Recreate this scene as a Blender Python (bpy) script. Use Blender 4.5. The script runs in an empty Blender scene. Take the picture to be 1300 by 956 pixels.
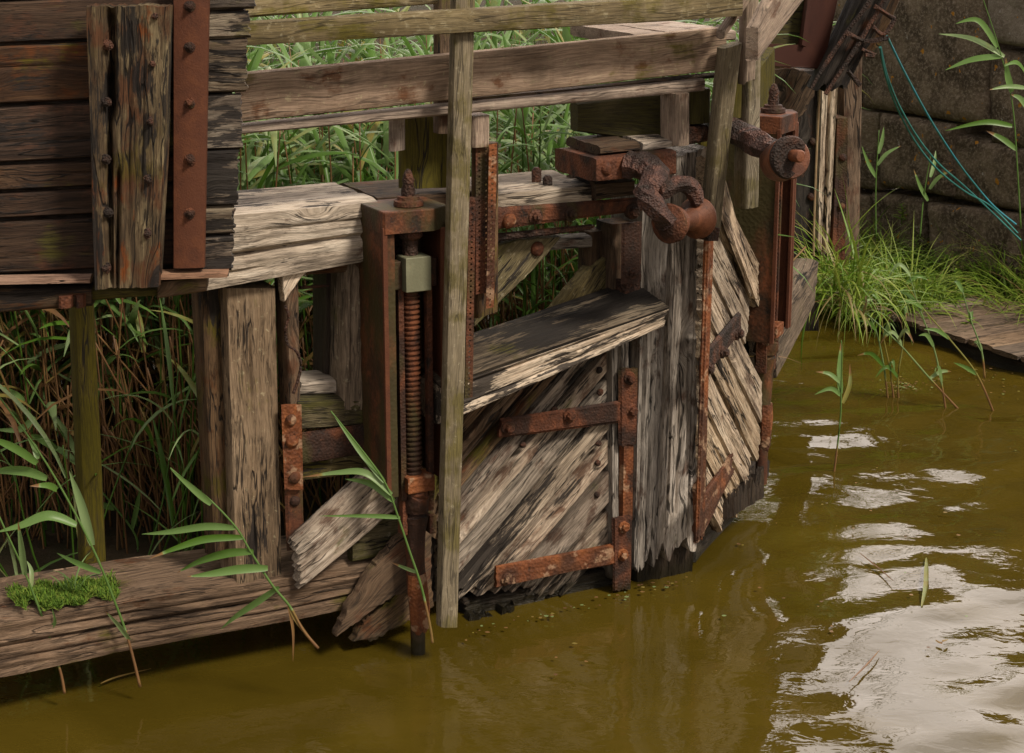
import bpy, math, random
import numpy as np
from mathutils import Vector, Matrix, Quaternion
from mathutils.geometry import tessellate_polygon

random.seed(7); RNG = np.random.default_rng(7)
scene = bpy.context.scene
COL = scene.collection
rad = math.radians

# ------------------------------------------------------------------ camera
H = 3.1; PITCH = rad(14.5); F = 2320.0; CX, CY = 650.0, 433.0
cam_d = bpy.data.cameras.new('camera'); cam = bpy.data.objects.new('camera', cam_d); COL.objects.link(cam)
cam.location = (0, 0, H); cam.rotation_euler = (math.pi/2 - PITCH, 0, 0)
cam_d.sensor_width = 36.0; cam_d.lens = F/1300*36.0
cam_d.shift_y = -45/1300; cam_d.clip_end = 500
cam_d.dof.use_dof = True; cam_d.dof.focus_distance = 8.4; cam_d.dof.aperture_fstop = 14
scene.camera = cam
FW = np.array([0, math.cos(PITCH), -math.sin(PITCH)]); UP = np.array([0, math.sin(PITCH), math.cos(PITCH)])
C0 = np.array([0, 0, H])

def ray(x, y): return FW + (x-CX)/F*np.array([1., 0, 0]) + (CY-y)/F*UP
def at_y(x, y, dist):                       # point of the view ray at world Y = dist
    r = ray(x, y); return C0 + r*(dist/r[1])
def at_z(x, y, z):
    r = ray(x, y); return C0 + r*((z-H)/r[2])

class Plane:
    """a vertical plane: d runs along it, n points out of it towards the near side"""
    def __init__(s, o, ang):
        s.o = np.array([o[0], o[1], 0.0]); s.a = rad(ang)
        s.d = np.array([math.cos(s.a), math.sin(s.a), 0]); s.n = np.array([math.sin(s.a), -math.cos(s.a), 0])
    def uv(s, x, y, w=0.0):
        r = ray(x, y); o = s.o + s.n*w
        t = np.dot(o - C0, s.n)/np.dot(r, s.n); p = C0 + r*t
        return np.array([np.dot(p - s.o, s.d), p[2]])
    def P(s, u, z, w=0.0): return s.o + s.d*u + s.n*w + np.array([0, 0, z])
    def at(s, x, y, w=0.0):
        q = s.uv(x, y, w); return s.P(q[0], q[1], w)

LP = Plane(at_z(600, 783, 0), 27.5)          # near (left) leaf of the gate
_m = LP.at(894, 688, 0.0)
RP = Plane(_m, 65)                           # far (right) leaf
_p = LP.at(300, 300, 0.50)
PP = Plane(_p, 6)                            # dark planked panel
WP = Plane(at_z(1100, 292, 0.3), -61)        # stone wing wall

# ------------------------------------------------------------------ noise
_T = np.random.default_rng(3).random((256, 256))
def vn(x, y, seed=0):
    x = np.asarray(x, float) + seed*17.31; y = np.asarray(y, float) + seed*7.77
    x, y = np.broadcast_arrays(x, y)
    xi = np.floor(x).astype(int); yi = np.floor(y).astype(int)
    fx = x-xi; fy = y-yi; fx = fx*fx*(3-2*fx); fy = fy*fy*(3-2*fy)
    g = lambda a, b: _T[a % 256, b % 256]
    return (g(xi, yi)*(1-fx)+g(xi+1, yi)*fx)*(1-fy) + (g(xi, yi+1)*(1-fx)+g(xi+1, yi+1)*fx)*fy - 0.5
def fbm(x, y, seed=0, o=4):
    r = 0; a = 1.0
    for k in range(o):
        r = r + a*vn(np.asarray(x)*2**k, np.asarray(y)*2**k, seed+k*5); a *= .5
    return r

# ------------------------------------------------------------------ object helpers
ORG = {}
def worg(o): return ORG.get(o.name, np.zeros(3)) if o else np.zeros(3)
def tag(o, label, cat, group=None, kind=None):
    if label: o['label'] = label
    if cat: o['category'] = cat
    if group: o['group'] = group
    if kind: o['kind'] = kind
    return o
def thing(name, loc, label, cat, group=None):
    o = bpy.data.objects.new(name, None); COL.objects.link(o); o.empty_display_size = .1
    o.location = loc; ORG[o.name] = np.array(loc, float)
    return tag(o, label, cat, group)
def emit(name, V, Fc, mat, parent=None, attr=None, smooth=True, sharp=40, base=False, mats=None, matidx=None, var=None):
    V = np.asarray(V, float)
    lo, hi = V.min(0), V.max(0); c = (lo+hi)/2
    if base or parent is None: c = np.array([c[0], c[1], lo[2]])
    me = bpy.data.meshes.new(name)
    me.from_pydata((V-c).tolist(), [], Fc if isinstance(Fc, list) else Fc.tolist())
    if attr is not None:
        a = me.attributes.new('gc', 'FLOAT_VECTOR', 'POINT'); a.data.foreach_set('vector', np.asarray(attr, np.float32).ravel())
    if var is not None:
        a = me.attributes.new('var', 'FLOAT', 'POINT'); a.data.foreach_set('value', np.asarray(var, np.float32).ravel())
    me.polygons.foreach_set('use_smooth', [smooth]*len(me.polygons))
    if smooth and sharp: me.set_sharp_from_angle(angle=rad(sharp))
    for m in (mats or [mat]): me.materials.append(m)
    if matidx is not None: me.polygons.foreach_set('material_index', matidx)
    me.update()
    o = bpy.data.objects.new(name, me); COL.objects.link(o)
    o.location = c - worg(parent); ORG[o.name] = c
    if parent: o.parent = parent
    return o

def timber(name, pl, quad, w, th, mat, parent=None, px=True, amp=.0025, jag=(0, 0), bev=.006, cracks=(), kd=.012, wob=.004, seed=None, bow=0, jf=45, ks=.03):
    """a sawn timber: the front face is the quad (start-A, end-A, end-B, start-B), grain runs start to end"""
    seed = random.randint(1, 999) if seed is None else seed
    q = np.array([pl.uv(x, y, w) for x, y in quad]) if px else np.array(quad, float)
    L = (np.linalg.norm(q[1]-q[0])+np.linalg.norm(q[2]-q[3]))/2; Wd = (np.linalg.norm(q[3]-q[0])+np.linalg.norm(q[2]-q[1]))/2
    N = int(min(140, max(5, L/ks))); K = int(min(60, max(4, Wd/kd))); D = int(min(10, max(2, th/.03)))
    tt = np.concatenate([np.linspace(0, 1, K+1), np.ones(D-1), np.linspace(1, 0, K+1), np.zeros(D-1)])
    dd = np.concatenate([np.zeros(K+1), np.linspace(0, 1, D+1)[1:-1], np.ones(K+1), np.linspace(1, 0, D+1)[1:-1]])
    M = len(tt)
    ot = np.concatenate([np.zeros(K+1), np.ones(D-1), np.zeros(K+1), -np.ones(D-1)])
    ow = np.concatenate([np.ones(K+1), np.zeros(D-1), -np.ones(K+1), np.zeros(D-1)])
    # worn corners
    b = np.zeros((M, 2))
    for i, (st, sw) in ((0, (1, -1)), (K, (-1, -1)), (K+D, (-1, 1)), (2*K+D, (1, 1))): b[i] = (st*bev, sw*bev)
    loop = tt*Wd + dd*(th+Wd)*1.0 + (np.arange(M) > K+D)*3.1
    s = np.linspace(0, 1, N+1)
    S, T = np.meshgrid(s, tt, indexing='ij'); _, DD = np.meshgrid(s, dd, indexing='ij'); _, LO = np.meshgrid(s, loop, indexing='ij')
    def jv(a, sd):
        if a == 0: return np.zeros(M)
        x = tt*Wd
        v = 2.1*np.abs(vn(x*jf, 0*x+sd, seed)) + .8*np.abs(vn(x*jf*3, 0*x+sd, seed+2)) + .7*(vn(x*8, 0*x+sd, seed+4)+.5)
        return a*v
    j0, j1 = jv(jag[0], 1.7), jv(jag[1], 9.3)
    S2 = S + (1-S)**2*(j0/L)[None, :] - S**2*(j1/L)[None, :]
    Q = (q[0][None, None]*((1-S2)*(1-T))[..., None] + q[1][None, None]*(S2*(1-T))[..., None] + q[2][None, None]*(S2*T)[..., None] + q[3][None, None]*((1-S2)*T)[..., None])
    e = (q[3]-q[0])+(q[2]-q[1]); e = e/np.linalg.norm(e); g = (q[1]-q[0])+(q[2]-q[3]); g = g/np.linalg.norm(g)
    h = amp*(1.6*vn(S*L*1.6, LO*70, seed) + 1.0*vn(S*L*5, LO*160, seed+1) + 1.8*vn(S*L*1.1, LO*22, seed+3)) + wob*fbm(S*L*2.2, LO*3, seed+5, 3)
    wb = wob*1.5*vn(S*L*2, np.ones_like(S)*3, seed+8)
    off = ot[None]*h + b[None, :, 0] + wb*.6 + bow*np.sin(S*math.pi)
    Wv = w - DD*th + ow[None]*h + b[None, :, 1]
    for (t0, s0, s1, cw, cd) in cracks:
        line = t0 + .25*cw/Wd*4*vn(S*L*2.5, np.ones_like(S)*t0*31, seed+11)
        m = np.exp(-(((T-line)*Wd)/cw)**2*2.2)*np.clip((S-s0)/.05+.5, 0, 1)*np.clip((s1-S)/.05+.5, 0, 1)*(ow[None] > 0)
        Wv = Wv - cd*m*(.7+.6*vn(S*L*9, T*0, seed+13))
    U = Q[..., 0] + e[0]*off; Z = Q[..., 1] + e[1]*off
    V = pl.o[None, None] + pl.d*U[..., None] + pl.n*Wv[..., None]; V[..., 2] += Z
    V = V.reshape(-1, 3)
    idx = np.arange((N+1)*M).reshape(N+1, M)
    a = idx[:-1]; c = idx[1:]
    Fc = np.stack([a, np.roll(a, -1, 1), np.roll(c, -1, 1), c], -1).reshape(-1, 4).tolist()
    for row, flip in ((0, True), (N, False)):
        r = idx[row]
        polys = []
        for i in range(K):
            polys.append([r[i], r[i+1], r[2*K+D-i-1], r[2*K+D-i]])
        if D > 1:
            polys.append([r[j] for j in list(range(K, K+D+1))])
            polys.append([r[j] for j in list(range(2*K+D, M))]+[r[0]])
        for p in polys: Fc.append([int(k) for k in (p[::-1] if flip else p)])
    ro = RNG.random(3)*40
    gc = np.stack([S*L+ro[0], T*Wd+ro[1], -DD*th+ro[2]], -1).reshape(-1, 3)
    return emit(name, V, Fc, mat, parent, gc)

def plate(name, pl, poly, w, th, mat, parent=None, px=True, jag=.003, ang=0, step=.02, dome=0):
    """flat piece with an irregular outline, own thickness; ang = grain direction in the plane"""
    q = [pl.uv(x, y, w) for x, y in poly] if px else [np.array(p) for p in poly]
    seed = random.randint(1, 999); P = []
    for i in range(len(q)):
        a, b = q[i], q[(i+1) % len(q)]; n = max(1, int(np.linalg.norm(b-a)/step)); nrm = np.array([b[1]-a[1], a[0]-b[0]]); nrm = nrm/(np.linalg.norm(nrm)+1e-9)
        for k in range(n):
            p = a+(b-a)*k/n
            P.append(p + nrm*jag*2*(vn(p[0]*60+i, p[1]*60, seed) + (0 if k else 0)))
    n = len(P)
    area = sum(P[i][0]*P[(i+1) % n][1]-P[(i+1) % n][0]*P[i][1] for i in range(n))
    if area < 0: P = P[::-1]
    c = sum(P)/n; be = min(.004, th*.3)
    rings = []
    for (sc, ww) in ((be, w), (0, w-be), (0, w-th)):
        rings.append([pl.P(*(p + (c-p)/(np.linalg.norm(c-p)+1e-9)*sc), ww + (jag*.8*vn(p[0]*25, p[1]*25, seed+3))) for p in P])
    V = np.array([v for r in rings for v in r]); Fc = []
    for k in range(2):
        for i in range(n):
            j = (i+1) % n; Fc.append([k*n+i, (k+1)*n+i, (k+1)*n+j, k*n+j])
    tri = tessellate_polygon([[Vector((p[0], p[1], 0)) for p in P]])
    for t in tri:
        t = list(t); ar = (P[t[1]][0]-P[t[0]][0])*(P[t[2]][1]-P[t[0]][1])-(P[t[2]][0]-P[t[0]][0])*(P[t[1]][1]-P[t[0]][1])
        if ar < 0: t = t[::-1]
        Fc.append(t); Fc.append([2*n+k for k in t[::-1]])
    ca, sa = math.cos(rad(ang)), math.sin(rad(ang)); ro = RNG.random(3)*40
    g = [(p[0]*ca+p[1]*sa+ro[0], -p[0]*sa+p[1]*ca+ro[1], ro[2]-k*th*.5) for k in range(3) for p in P]
    return emit(name, V, Fc, mat, parent, g, sharp=30)

def tube_data(pts, rr, n=8, rough=0, seed=0, flat=1.0, side=None):
    pts = [np.array(p, float) for p in pts]; V = []; Fc = []
    up = np.array([0, 0, 1.0]) if side is None else np.array(side, float)
    for i, p in enumerate(pts):
        t = pts[min(i+1, len(pts)-1)]-pts[max(i-1, 0)]; t = t/(np.linalg.norm(t)+1e-9)
        a = np.cross(t, up); 
        if np.linalg.norm(a) < .05: a = np.cross(t, [1., .2, 0])
        a = a/np.linalg.norm(a); b = np.cross(a, t)
        for k in range(n):
            an = 2*math.pi*k/n; r = rr[i] if hasattr(rr, '__len__') else rr
            r = r*(1+rough*(2*vn(i*.5, k*.9, seed)))
            V.append(p + a*r*math.cos(an)+b*r*math.sin(an)*flat)
    m = len(pts)
    for i in range(m-1):
        for k in range(n):
            Fc.append([i*n+k, i*n+(k+1) % n, (i+1)*n+(k+1) % n, (i+1)*n+k])
    Fc.append(list(range(n))[::-1]); Fc.append([(m-1)*n+k for k in range(n)])
    return V, Fc
def tube(name, pts, rr, mat, parent=None, **k):
    sharp = k.pop('sharp', 50)
    V, Fc = tube_data(pts, rr, **k)
    g = np.array(V)*1.0
    return emit(name, V, Fc, mat, parent, g, sharp=sharp)
def smooth_path(pts, m=6):
    pts = [np.array(p, float) for p in pts]; out = []
    for i in range(len(pts)-1):
        p0 = pts[max(i-1, 0)]; p1 = pts[i]; p2 = pts[i+1]; p3 = pts[min(i+2, len(pts)-1)]
        for k in range(m):
            t = k/m
            out.append(.5*((2*p1)+(-p0+p2)*t+(2*p0-5*p1+4*p2-p3)*t*t+(-p0+3*p1-3*p2+p3)*t**3))
    out.append(pts[-1]); return out
def lathe(name, c, axis, prof, mat, parent=None, n=32, rough=0.0, ex=1.0):
    ax = np.array(axis, float); ax /= np.linalg.norm(ax)
    a = np.cross(ax, [0, 0, 1.]);
    if np.linalg.norm(a) < .05: a = np.array([1., 0, 0])
    a /= np.linalg.norm(a); b = np.cross(a, ax); sd = random.randint(0, 99)
    V = []; Fc = []
    for i, (r, h) in enumerate(prof):
        for k in range(n):
            an = 2*math.pi*k/n; rr = r*(1+rough*(fbm(k*.35, h*30+i*.4, sd, 2)))
            V.append(np.array(c)+ax*(h+rough*.03*vn(k*.7, i*1.1, sd))+a*rr*math.cos(an)+b*rr*math.sin(an))
    for i in range(len(prof)-1):
        for k in range(n): Fc.append([i*n+k, i*n+(k+1) % n, (i+1)*n+(k+1) % n, (i+1)*n+k][::-1])
    Fc.append(list(range(n))); Fc.append([(len(prof)-1)*n+k for k in range(n)][::-1])
    return emit(name, V, Fc, mat, parent, np.array(V), sharp=35)
def boxdata(sx, sy, sz, c=(0, 0, 0), bev=.004, seg=None, rough=.0015, seed=1):
    """closed box on a rounded loop, swept in z (local axes), rough surface"""
    x, y = sx/2, sy/2; st = .03
    def side(p, q):
        n = max(2, int(math.hypot(q[0]-p[0], q[1]-p[1])/st)); return [(p[0]+(q[0]-p[0])*k/n, p[1]+(q[1]-p[1])*k/n) for k in range(n)]
    cs = [(-x, -y), (x, -y), (x, y), (-x, y)]; lp = []
    for i in range(4): lp += side(cs[i], cs[(i+1) % 4])
    nz = max(2, int(sz/st)); zs = [-sz/2, -sz/2+bev]+[-sz/2+sz*k/nz for k in range(1, nz)]+[sz/2-bev, sz/2]
    V = []; M = len(lp)
    for i, z in enumerate(zs):
        k = bev if i in (0, len(zs)-1) else 0
        for (a, b) in lp:
            fx = max(0, abs(a)-k)*(1 if a > 0 else -1); fy = max(0, abs(b)-k)*(1 if b > 0 else -1)
            r = 1+rough/max(sx, .02)*2*float(fbm((a+b)*30+z*9, z*30+a*7, seed, 2))
            V.append((c[0]+fx*r, c[1]+fy*r, c[2]+z))
    Fc = []
    for i in range(len(zs)-1):
        for k in range(M): Fc.append([i*M+k, i*M+(k+1) % M, (i+1)*M+(k+1) % M, (i+1)*M+k])
    Fc.append(list(range(M))[::-1]); Fc.append([(len(zs)-1)*M+k for k in range(M)])
    return V, Fc
def merge(parts):
    V = []; Fc = []
    for v, f in parts:
        o = len(V); V += [tuple(p) for p in v]; Fc += [[i+o for i in q] for q in f]
    return V, Fc
def wbox(name, pl, u, z, w, su, sz, sw, mat, parent=None, **k):
    V, Fc = boxdata(su, sw, sz, **k)
    V = np.array(V); W = pl.o + pl.d*(V[:, :1]+u) - pl.n*(V[:, 1:2]-w+sw/2); W[:, 2] = V[:, 2]+z
    return emit(name, W, Fc, mat, parent, np.array(V)[:, [2, 0, 1]]+RNG.random(3)*30)

# ------------------------------------------------------------------ materials
def mat_new(name):
    m = bpy.data.materials.new(name); m.use_nodes = True; nt = m.node_tree
    return m, nt, nt.nodes['Principled BSDF']
def nd(nt, t, **k):
    n = nt.nodes.new(t)
    for a, b in k.items():
        if a in n.inputs.keys(): n.inputs[a].default_value = b
        else: setattr(n, a, b)
    return n
def lk(nt, a, b): nt.links.new(a, b)
def math_(nt, op, a, b=None, c=None, clamp=False):
    n = nt.nodes.new('ShaderNodeMath'); n.operation = op; n.use_clamp = clamp
    for i, v in enumerate((a, b, c)):
        if v is None: continue
        if isinstance(v, (int, float)): n.inputs[i].default_value = v
        else: lk(nt, v, n.inputs[i])
    return n.outputs[0]
def noise(nt, co, scale, vec=(1, 1, 1), detail=4, rough=.6, dist=0):
    mp = nt.nodes.new('ShaderNodeMapping'); mp.inputs['Scale'].default_value = vec; lk(nt, co, mp.inputs['Vector'])
    n = nt.nodes.new('ShaderNodeTexNoise'); n.inputs['Scale'].default_value = scale; n.inputs['Detail'].default_value = detail
    n.inputs['Roughness'].default_value = rough; n.inputs['Distortion'].default_value = dist; lk(nt, mp.outputs[0], n.inputs['Vector'])
    return n.outputs['Fac']
def step(nt, v, a, b):
    n = nt.nodes.new('ShaderNodeMapRange'); n.interpolation_type = 'SMOOTHSTEP'; lk(nt, v, n.inputs['Value'])
    n.inputs['From Min'].default_value = a; n.inputs['From Max'].default_value = b; return n.outputs[0]
def mix(nt, f, a, b):
    n = nt.nodes.new('ShaderNodeMix'); n.data_type = 'RGBA'
    if isinstance(f, (int, float)): n.inputs[0].default_value = f
    else: lk(nt, f, n.inputs[0])
    for v, i in ((a, 6), (b, 7)):
        if isinstance(v, tuple): n.inputs[i].default_value = (*v, 1)
        else: lk(nt, v, n.inputs[i])
    return n.outputs[2]

def wetband(nt, c, rough):
    """dark soaked, slimy tide band just above the water level (z = 0)"""
    ge = nt.nodes.new('ShaderNodeNewGeometry'); sp = nt.nodes.new('ShaderNodeSeparateXYZ'); lk(nt, ge.outputs['Position'], sp.inputs[0])
    z = math_(nt, 'ADD', sp.outputs[2], math_(nt, 'MULTIPLY', math_(nt, 'SUBTRACT', noise(nt, ge.outputs['Position'], 9, (1, 1, .5), 4, .6), .5), .22))
    m = math_(nt, 'SUBTRACT', 1.0, step(nt, z, .02, .11)); c = mix(nt, math_(nt, 'MULTIPLY', m, .88), c, (.016, .013, .006))
    return c, math_(nt, 'SUBTRACT', rough, math_(nt, 'MULTIPLY', m, max(0, rough-.32)))
def wood(name, light, mid, dark, tar=None, moss=0.0, brown=0.0, bump=.007, rust=0.0, lichen=0.0, rough=.85, mosscol=(.075, .068, .012), calm=1.0, saw=0):
    """weathered wood; tar = threshold (0..1, smaller = more old black coating left)"""
    dark = tuple(d+(m_-d)*(1-calm)*.6 for d, m_ in zip(dark, mid))
    m, nt, bs = mat_new(name)
    at = nt.nodes.new('ShaderNodeAttribute'); at.attribute_name = 'gc'; co0 = at.outputs['Vector']
    wn = nt.nodes.new('ShaderNodeTexNoise'); wn.inputs['Scale'].default_value = 3.0; wn.inputs['Detail'].default_value = 2; lk(nt, co0, wn.inputs['Vector'])
    vm = nt.nodes.new('ShaderNodeVectorMath'); vm.operation = 'MULTIPLY_ADD'; lk(nt, wn.outputs['Color'], vm.inputs[0]); vm.inputs[1].default_value = (.0, .045, .045); lk(nt, co0, vm.inputs[2])
    kmp = nt.nodes.new('ShaderNodeMapping'); kmp.inputs['Scale'].default_value = (1.6, 4.2, 1.0); lk(nt, co0, kmp.inputs['Vector'])
    kv = nt.nodes.new('ShaderNodeTexVoronoi'); kv.inputs['Scale'].default_value = 1.0; lk(nt, kmp.outputs[0], kv.inputs['Vector'])
    kd_ = kv.outputs['Distance']; kn = math_(nt, 'SUBTRACT', 1.0, step(nt, kd_, .0, .26)); sx = nt.nodes.new('ShaderNodeCombineXYZ'); lk(nt, math_(nt, 'MULTIPLY', kn, .055), sx.inputs[1])
    va = nt.nodes.new('ShaderNodeVectorMath'); va.operation = 'ADD'; lk(nt, vm.outputs[0], va.inputs[0]); lk(nt, sx.outputs[0], va.inputs[1])
    co = va.outputs[0]
    g1 = noise(nt, co, 1, (2.6, 58, 58), 7, .72); g2 = noise(nt, co, 1, (9, 210, 210), 4, .7)
    big = noise(nt, co, 1, (1.6, 5, 5), 4, .6); cr = noise(nt, co, 1, (1.1, 17, 17), 3, .55); blotch = noise(nt, co0, 9, (.7, 1, 1), 5, .65)
    gg = math_(nt, 'ADD', math_(nt, 'MULTIPLY', g1, .5), math_(nt, 'MULTIPLY', big, .5))
    c = mix(nt, step(nt, gg, .34, .50), dark, mid); c = mix(nt, step(nt, gg, .46, .66), c, light)
    c = mix(nt, math_(nt, 'MULTIPLY', math_(nt, 'SUBTRACT', 1.0, step(nt, kd_, .05, .10)), .7), c, dark)
    if brown: c = mix(nt, math_(nt, 'MULTIPLY', step(nt, blotch, .62-.25*brown, .75-.2*brown), .8), c, (.085, .035, .018))
    if lichen: c = mix(nt, math_(nt, 'MULTIPLY', step(nt, noise(nt, co0, 34, (1, 1, 1), 5, .7), .60-.1*lichen, .70-.05*lichen), .7), c, (.33, .29, .20))
    if moss:
        mm = math_(nt, 'ADD', noise(nt, co0, 4, (1, 1, 1), 5, .6), math_(nt, 'MULTIPLY', math_(nt, 'SUBTRACT', g1, .5), .35))
        c = mix(nt, math_(nt, 'MULTIPLY', step(nt, mm, .66-.32*moss, .80-.32*moss), .85), c, mosscol)
    if tar is not None:
        t = math_(nt, 'ADD', noise(nt, co, 1, (3.0, 9, 9), 5, .62), math_(nt, 'MULTIPLY', math_(nt, 'SUBTRACT', g1, .5), .75))
        t = step(nt, math_(nt, 'ADD', t, math_(nt, 'MULTIPLY', math_(nt, 'SUBTRACT', noise(nt, co0, 2.6, (.6, 1.6, 1.6), 2, .5), .5), .55)), tar, tar+.045)
        c = mix(nt, math_(nt, 'MULTIPLY', t, .93), c, (.016, .013, .012))
    if rust: c = mix(nt, math_(nt, 'MULTIPLY', step(nt, noise(nt, co0, 7, (.6, 1.4, 1.4), 5, .7), .66-.2*rust, .76-.2*rust), .85), c, (.17, .052, .018))
    ab = math_(nt, 'ABSOLUTE', math_(nt, 'SUBTRACT', cr, .5)); cm = math_(nt, 'SUBTRACT', 1.0, step(nt, ab, .004, .017))
    cm = math_(nt, 'MULTIPLY', cm, step(nt, noise(nt, co, 1, (1.5, 3, 3), 2, .5), .40, .52))
    cr2 = noise(nt, co, 1, (3.2, 64, 64), 3, .6); cm2 = math_(nt, 'SUBTRACT', 1.0, step(nt, math_(nt, 'ABSOLUTE', math_(nt, 'SUBTRACT', cr2, .5)), .006, .030))
    cm2 = math_(nt, 'MULTIPLY', cm2, step(nt, noise(nt, co0, 5, (1, 2, 2), 3, .6), .40, .58))
    if saw:      # dirt runs and saw marks across the board
        sm = step(nt, noise(nt, co0, 1, (26, 1.2, 1.2), 4, .65), .46, .70); c = mix(nt, math_(nt, 'MULTIPLY', sm, .42*saw), c, dark)
        c = mix(nt, math_(nt, 'MULTIPLY', step(nt, noise(nt, co0, 3.2, (1, 1.5, 1.5), 4, .6), .50, .68), .5*saw), c, (.07, .05, .036))
    c = mix(nt, math_(nt, 'MULTIPLY', cm2, .62*calm), c, (.022, .015, .011))
    c = mix(nt, math_(nt, 'MULTIPLY', cm, .92*(.35+.65*calm)), c, (.008, .006, .005))
    cm = math_(nt, 'ADD', cm, math_(nt, 'MULTIPLY', cm2, .5))
    oi = nt.nodes.new('ShaderNodeObjectInfo'); hs = nt.nodes.new('ShaderNodeHueSaturation'); lk(nt, c, hs.inputs['Color'])
    lk(nt, math_(nt, 'MULTIPLY_ADD', oi.outputs['Random'], .60, .70), hs.inputs['Value']); lk(nt, math_(nt, 'MULTIPLY_ADD', math_(nt, 'FRACT', math_(nt, 'MULTIPLY', oi.outputs['Random'], 7.3)), .35, .9), hs.inputs['Saturation'])
    fl = math_(nt, 'MULTIPLY_ADD', step(nt, g2, .35, .65), .55, .72); vmx = nt.nodes.new('ShaderNodeVectorMath'); vmx.operation = 'SCALE'; lk(nt, hs.outputs[0], vmx.inputs[0]); lk(nt, fl, vmx.inputs['Scale']); c = vmx.outputs[0]
    c, wr = wetband(nt, c, rough)
    lk(nt, c, bs.inputs['Base Color']); lk(nt, wr, bs.inputs['Roughness']); bs.inputs['Specular IOR Level'].default_value = .3
    h = math_(nt, 'ADD', math_(nt, 'MULTIPLY', g1, .8), math_(nt, 'MULTIPLY', g2, .5)); h = math_(nt, 'SUBTRACT', h, math_(nt, 'MULTIPLY', cm, .9))
    b = nd(nt, 'ShaderNodeBump', Strength=.9, Distance=bump); lk(nt, h, b.inputs['Height']); lk(nt, b.outputs[0], bs.inputs['Normal'])
    return m

def rustmat(name, cols, scale=9, bump=.004, flake=.5, rough=.78, green=0.0, pale=0.0):
    cols = [(a*.92, b*.93, c_*.74) for a, b, c_ in cols]
    m, nt, bs = mat_new(name)
    tc = nt.nodes.new('ShaderNodeTexCoord'); co = tc.outputs['Object']
    at = nt.nodes.new('ShaderNodeObjectInfo'); vm = nt.nodes.new('ShaderNodeVectorMath'); vm.operation = 'MULTIPLY_ADD'
    lk(nt, at.outputs['Location'], vm.inputs[0]); vm.inputs[1].default_value = (3.3, 3.3, 3.3); lk(nt, co, vm.inputs[2]); co = vm.outputs[0]
    n1 = noise(nt, co, scale, (1, 1, .7), 8, .62, .3); n2 = noise(nt, co, scale*7, (1, 1, 1), 5, .7); n3 = noise(nt, co, scale*.35, (1, 1, .6), 3, .5)
    s = math_(nt, 'ADD', math_(nt, 'MULTIPLY', n1, .7), math_(nt, 'MULTIPLY', n2, .3))
    c = mix(nt, step(nt, s, .34, .48), cols[0], cols[1]); c = mix(nt, step(nt, s, .47, .60), c, cols[2])
    c = mix(nt, math_(nt, 'MULTIPLY', step(nt, n3, .47, .57), .78), c, cols[0] if flake > .3 else cols[1])
    c = mix(nt, math_(nt, 'MULTIPLY', step(nt, n2, .60, .72), .55), c, cols[3] if len(cols) > 3 else cols[2])
    if green: c = mix(nt, math_(nt, 'MULTIPLY', step(nt, noise(nt, co, 4.5, (1, 1, .35), 4, .6), .60-.3*green, .72-.2*green), .85), c, (.045, .037, .010))
    if pale: c = mix(nt, math_(nt, 'MULTIPLY', step(nt, noise(nt, co, 14, (1, 1, 1), 4, .6), .60-.2*pale, .68-.2*pale), .7), c, (.32, .20, .12))
    c, wr = wetband(nt, c, rough)
    lk(nt, c, bs.inputs['Base Color']); lk(nt, wr, bs.inputs['Roughness']); bs.inputs['Specular IOR Level'].default_value = .35
    vo = nt.nodes.new('ShaderNodeTexVoronoi'); vo.inputs['Scale'].default_value = scale*6; vo.inputs['Randomness'].default_value = 1; lk(nt, co, vo.inputs['Vector'])
    h = math_(nt, 'ADD', math_(nt, 'MULTIPLY', s, 1.2), math_(nt, 'MULTIPLY', vo.outputs['Distance'], flake))
    b = nd(nt, 'ShaderNodeBump', Strength=.9, Distance=bump); lk(nt, h, b.inputs['Height']); lk(nt, b.outputs[0], bs.inputs['Normal'])
    return m

M = {}
M['silver'] = wood('wood_silver', (.56, .49, .42), (.33, .28, .23), (.07, .054, .042), tar=.61, brown=.15)
M['silvertar'] = wood('wood_silver_tar', (.56, .49, .405), (.34, .28, .22), (.07, .055, .042), tar=.54, calm=.75, brown=.1)
M['mitre'] = wood('wood_mitre', (.52, .465, .41), (.30, .26, .22), (.06, .046, .036), tar=.67, brown=.3, bump=.009, calm=.8, moss=.1)
M['plank'] = wood('wood_plank', (.58, .49, .395), (.37, .29, .22), (.13, .095, .068), tar=.615, brown=.5, rust=.2, moss=.22, calm=.55)
M['sand'] = wood('wood_sand', (.70, .59, .45), (.45, .345, .245), (.10, .07, .05), tar=.70, brown=.25, rust=.1)
M['dark'] = wood('wood_dark', (.080, .047, .028), (.038, .021, .013), (.014, .009, .007), tar=.62, moss=.28, brown=.4, lichen=.0, bump=.004)
M['darktar'] = wood('wood_dark_tar', (.34, .29, .22), (.10, .075, .055), (.02, .016, .013), tar=.46, moss=.25, bump=.007)
M['panelpost'] = wood('wood_panel_post', (.27, .215, .13), (.085, .058, .034), (.018, .014, .011), tar=.54, moss=.36, brown=.6, rust=.42, bump=.008, mosscol=(.075, .058, .012))
M['rail'] = wood('wood_rail', (.38, .30, .235), (.25, .19, .148), (.14, .10, .075), moss=.18, brown=.3, bump=.002, lichen=.25, calm=.25, saw=1)
M['railmoss'] = wood('wood_rail_moss', (.27, .225, .15), (.17, .135, .08), (.06, .045, .022), moss=.55, bump=.002, lichen=.6, calm=.3, saw=.6, mosscol=(.10, .085, .02))
M['post'] = wood('wood_post', (.26, .215, .15), (.17, .138, .09), (.08, .062, .036), moss=.46, bump=.002, lichen=.4, calm=.35, saw=.35, mosscol=(.095, .078, .022))
M['green'] = wood('wood_green', (.10, .08, .03), (.055, .046, .012), (.028, .022, .009), moss=.8, bump=.002, mosscol=(.055, .046, .008))
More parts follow.
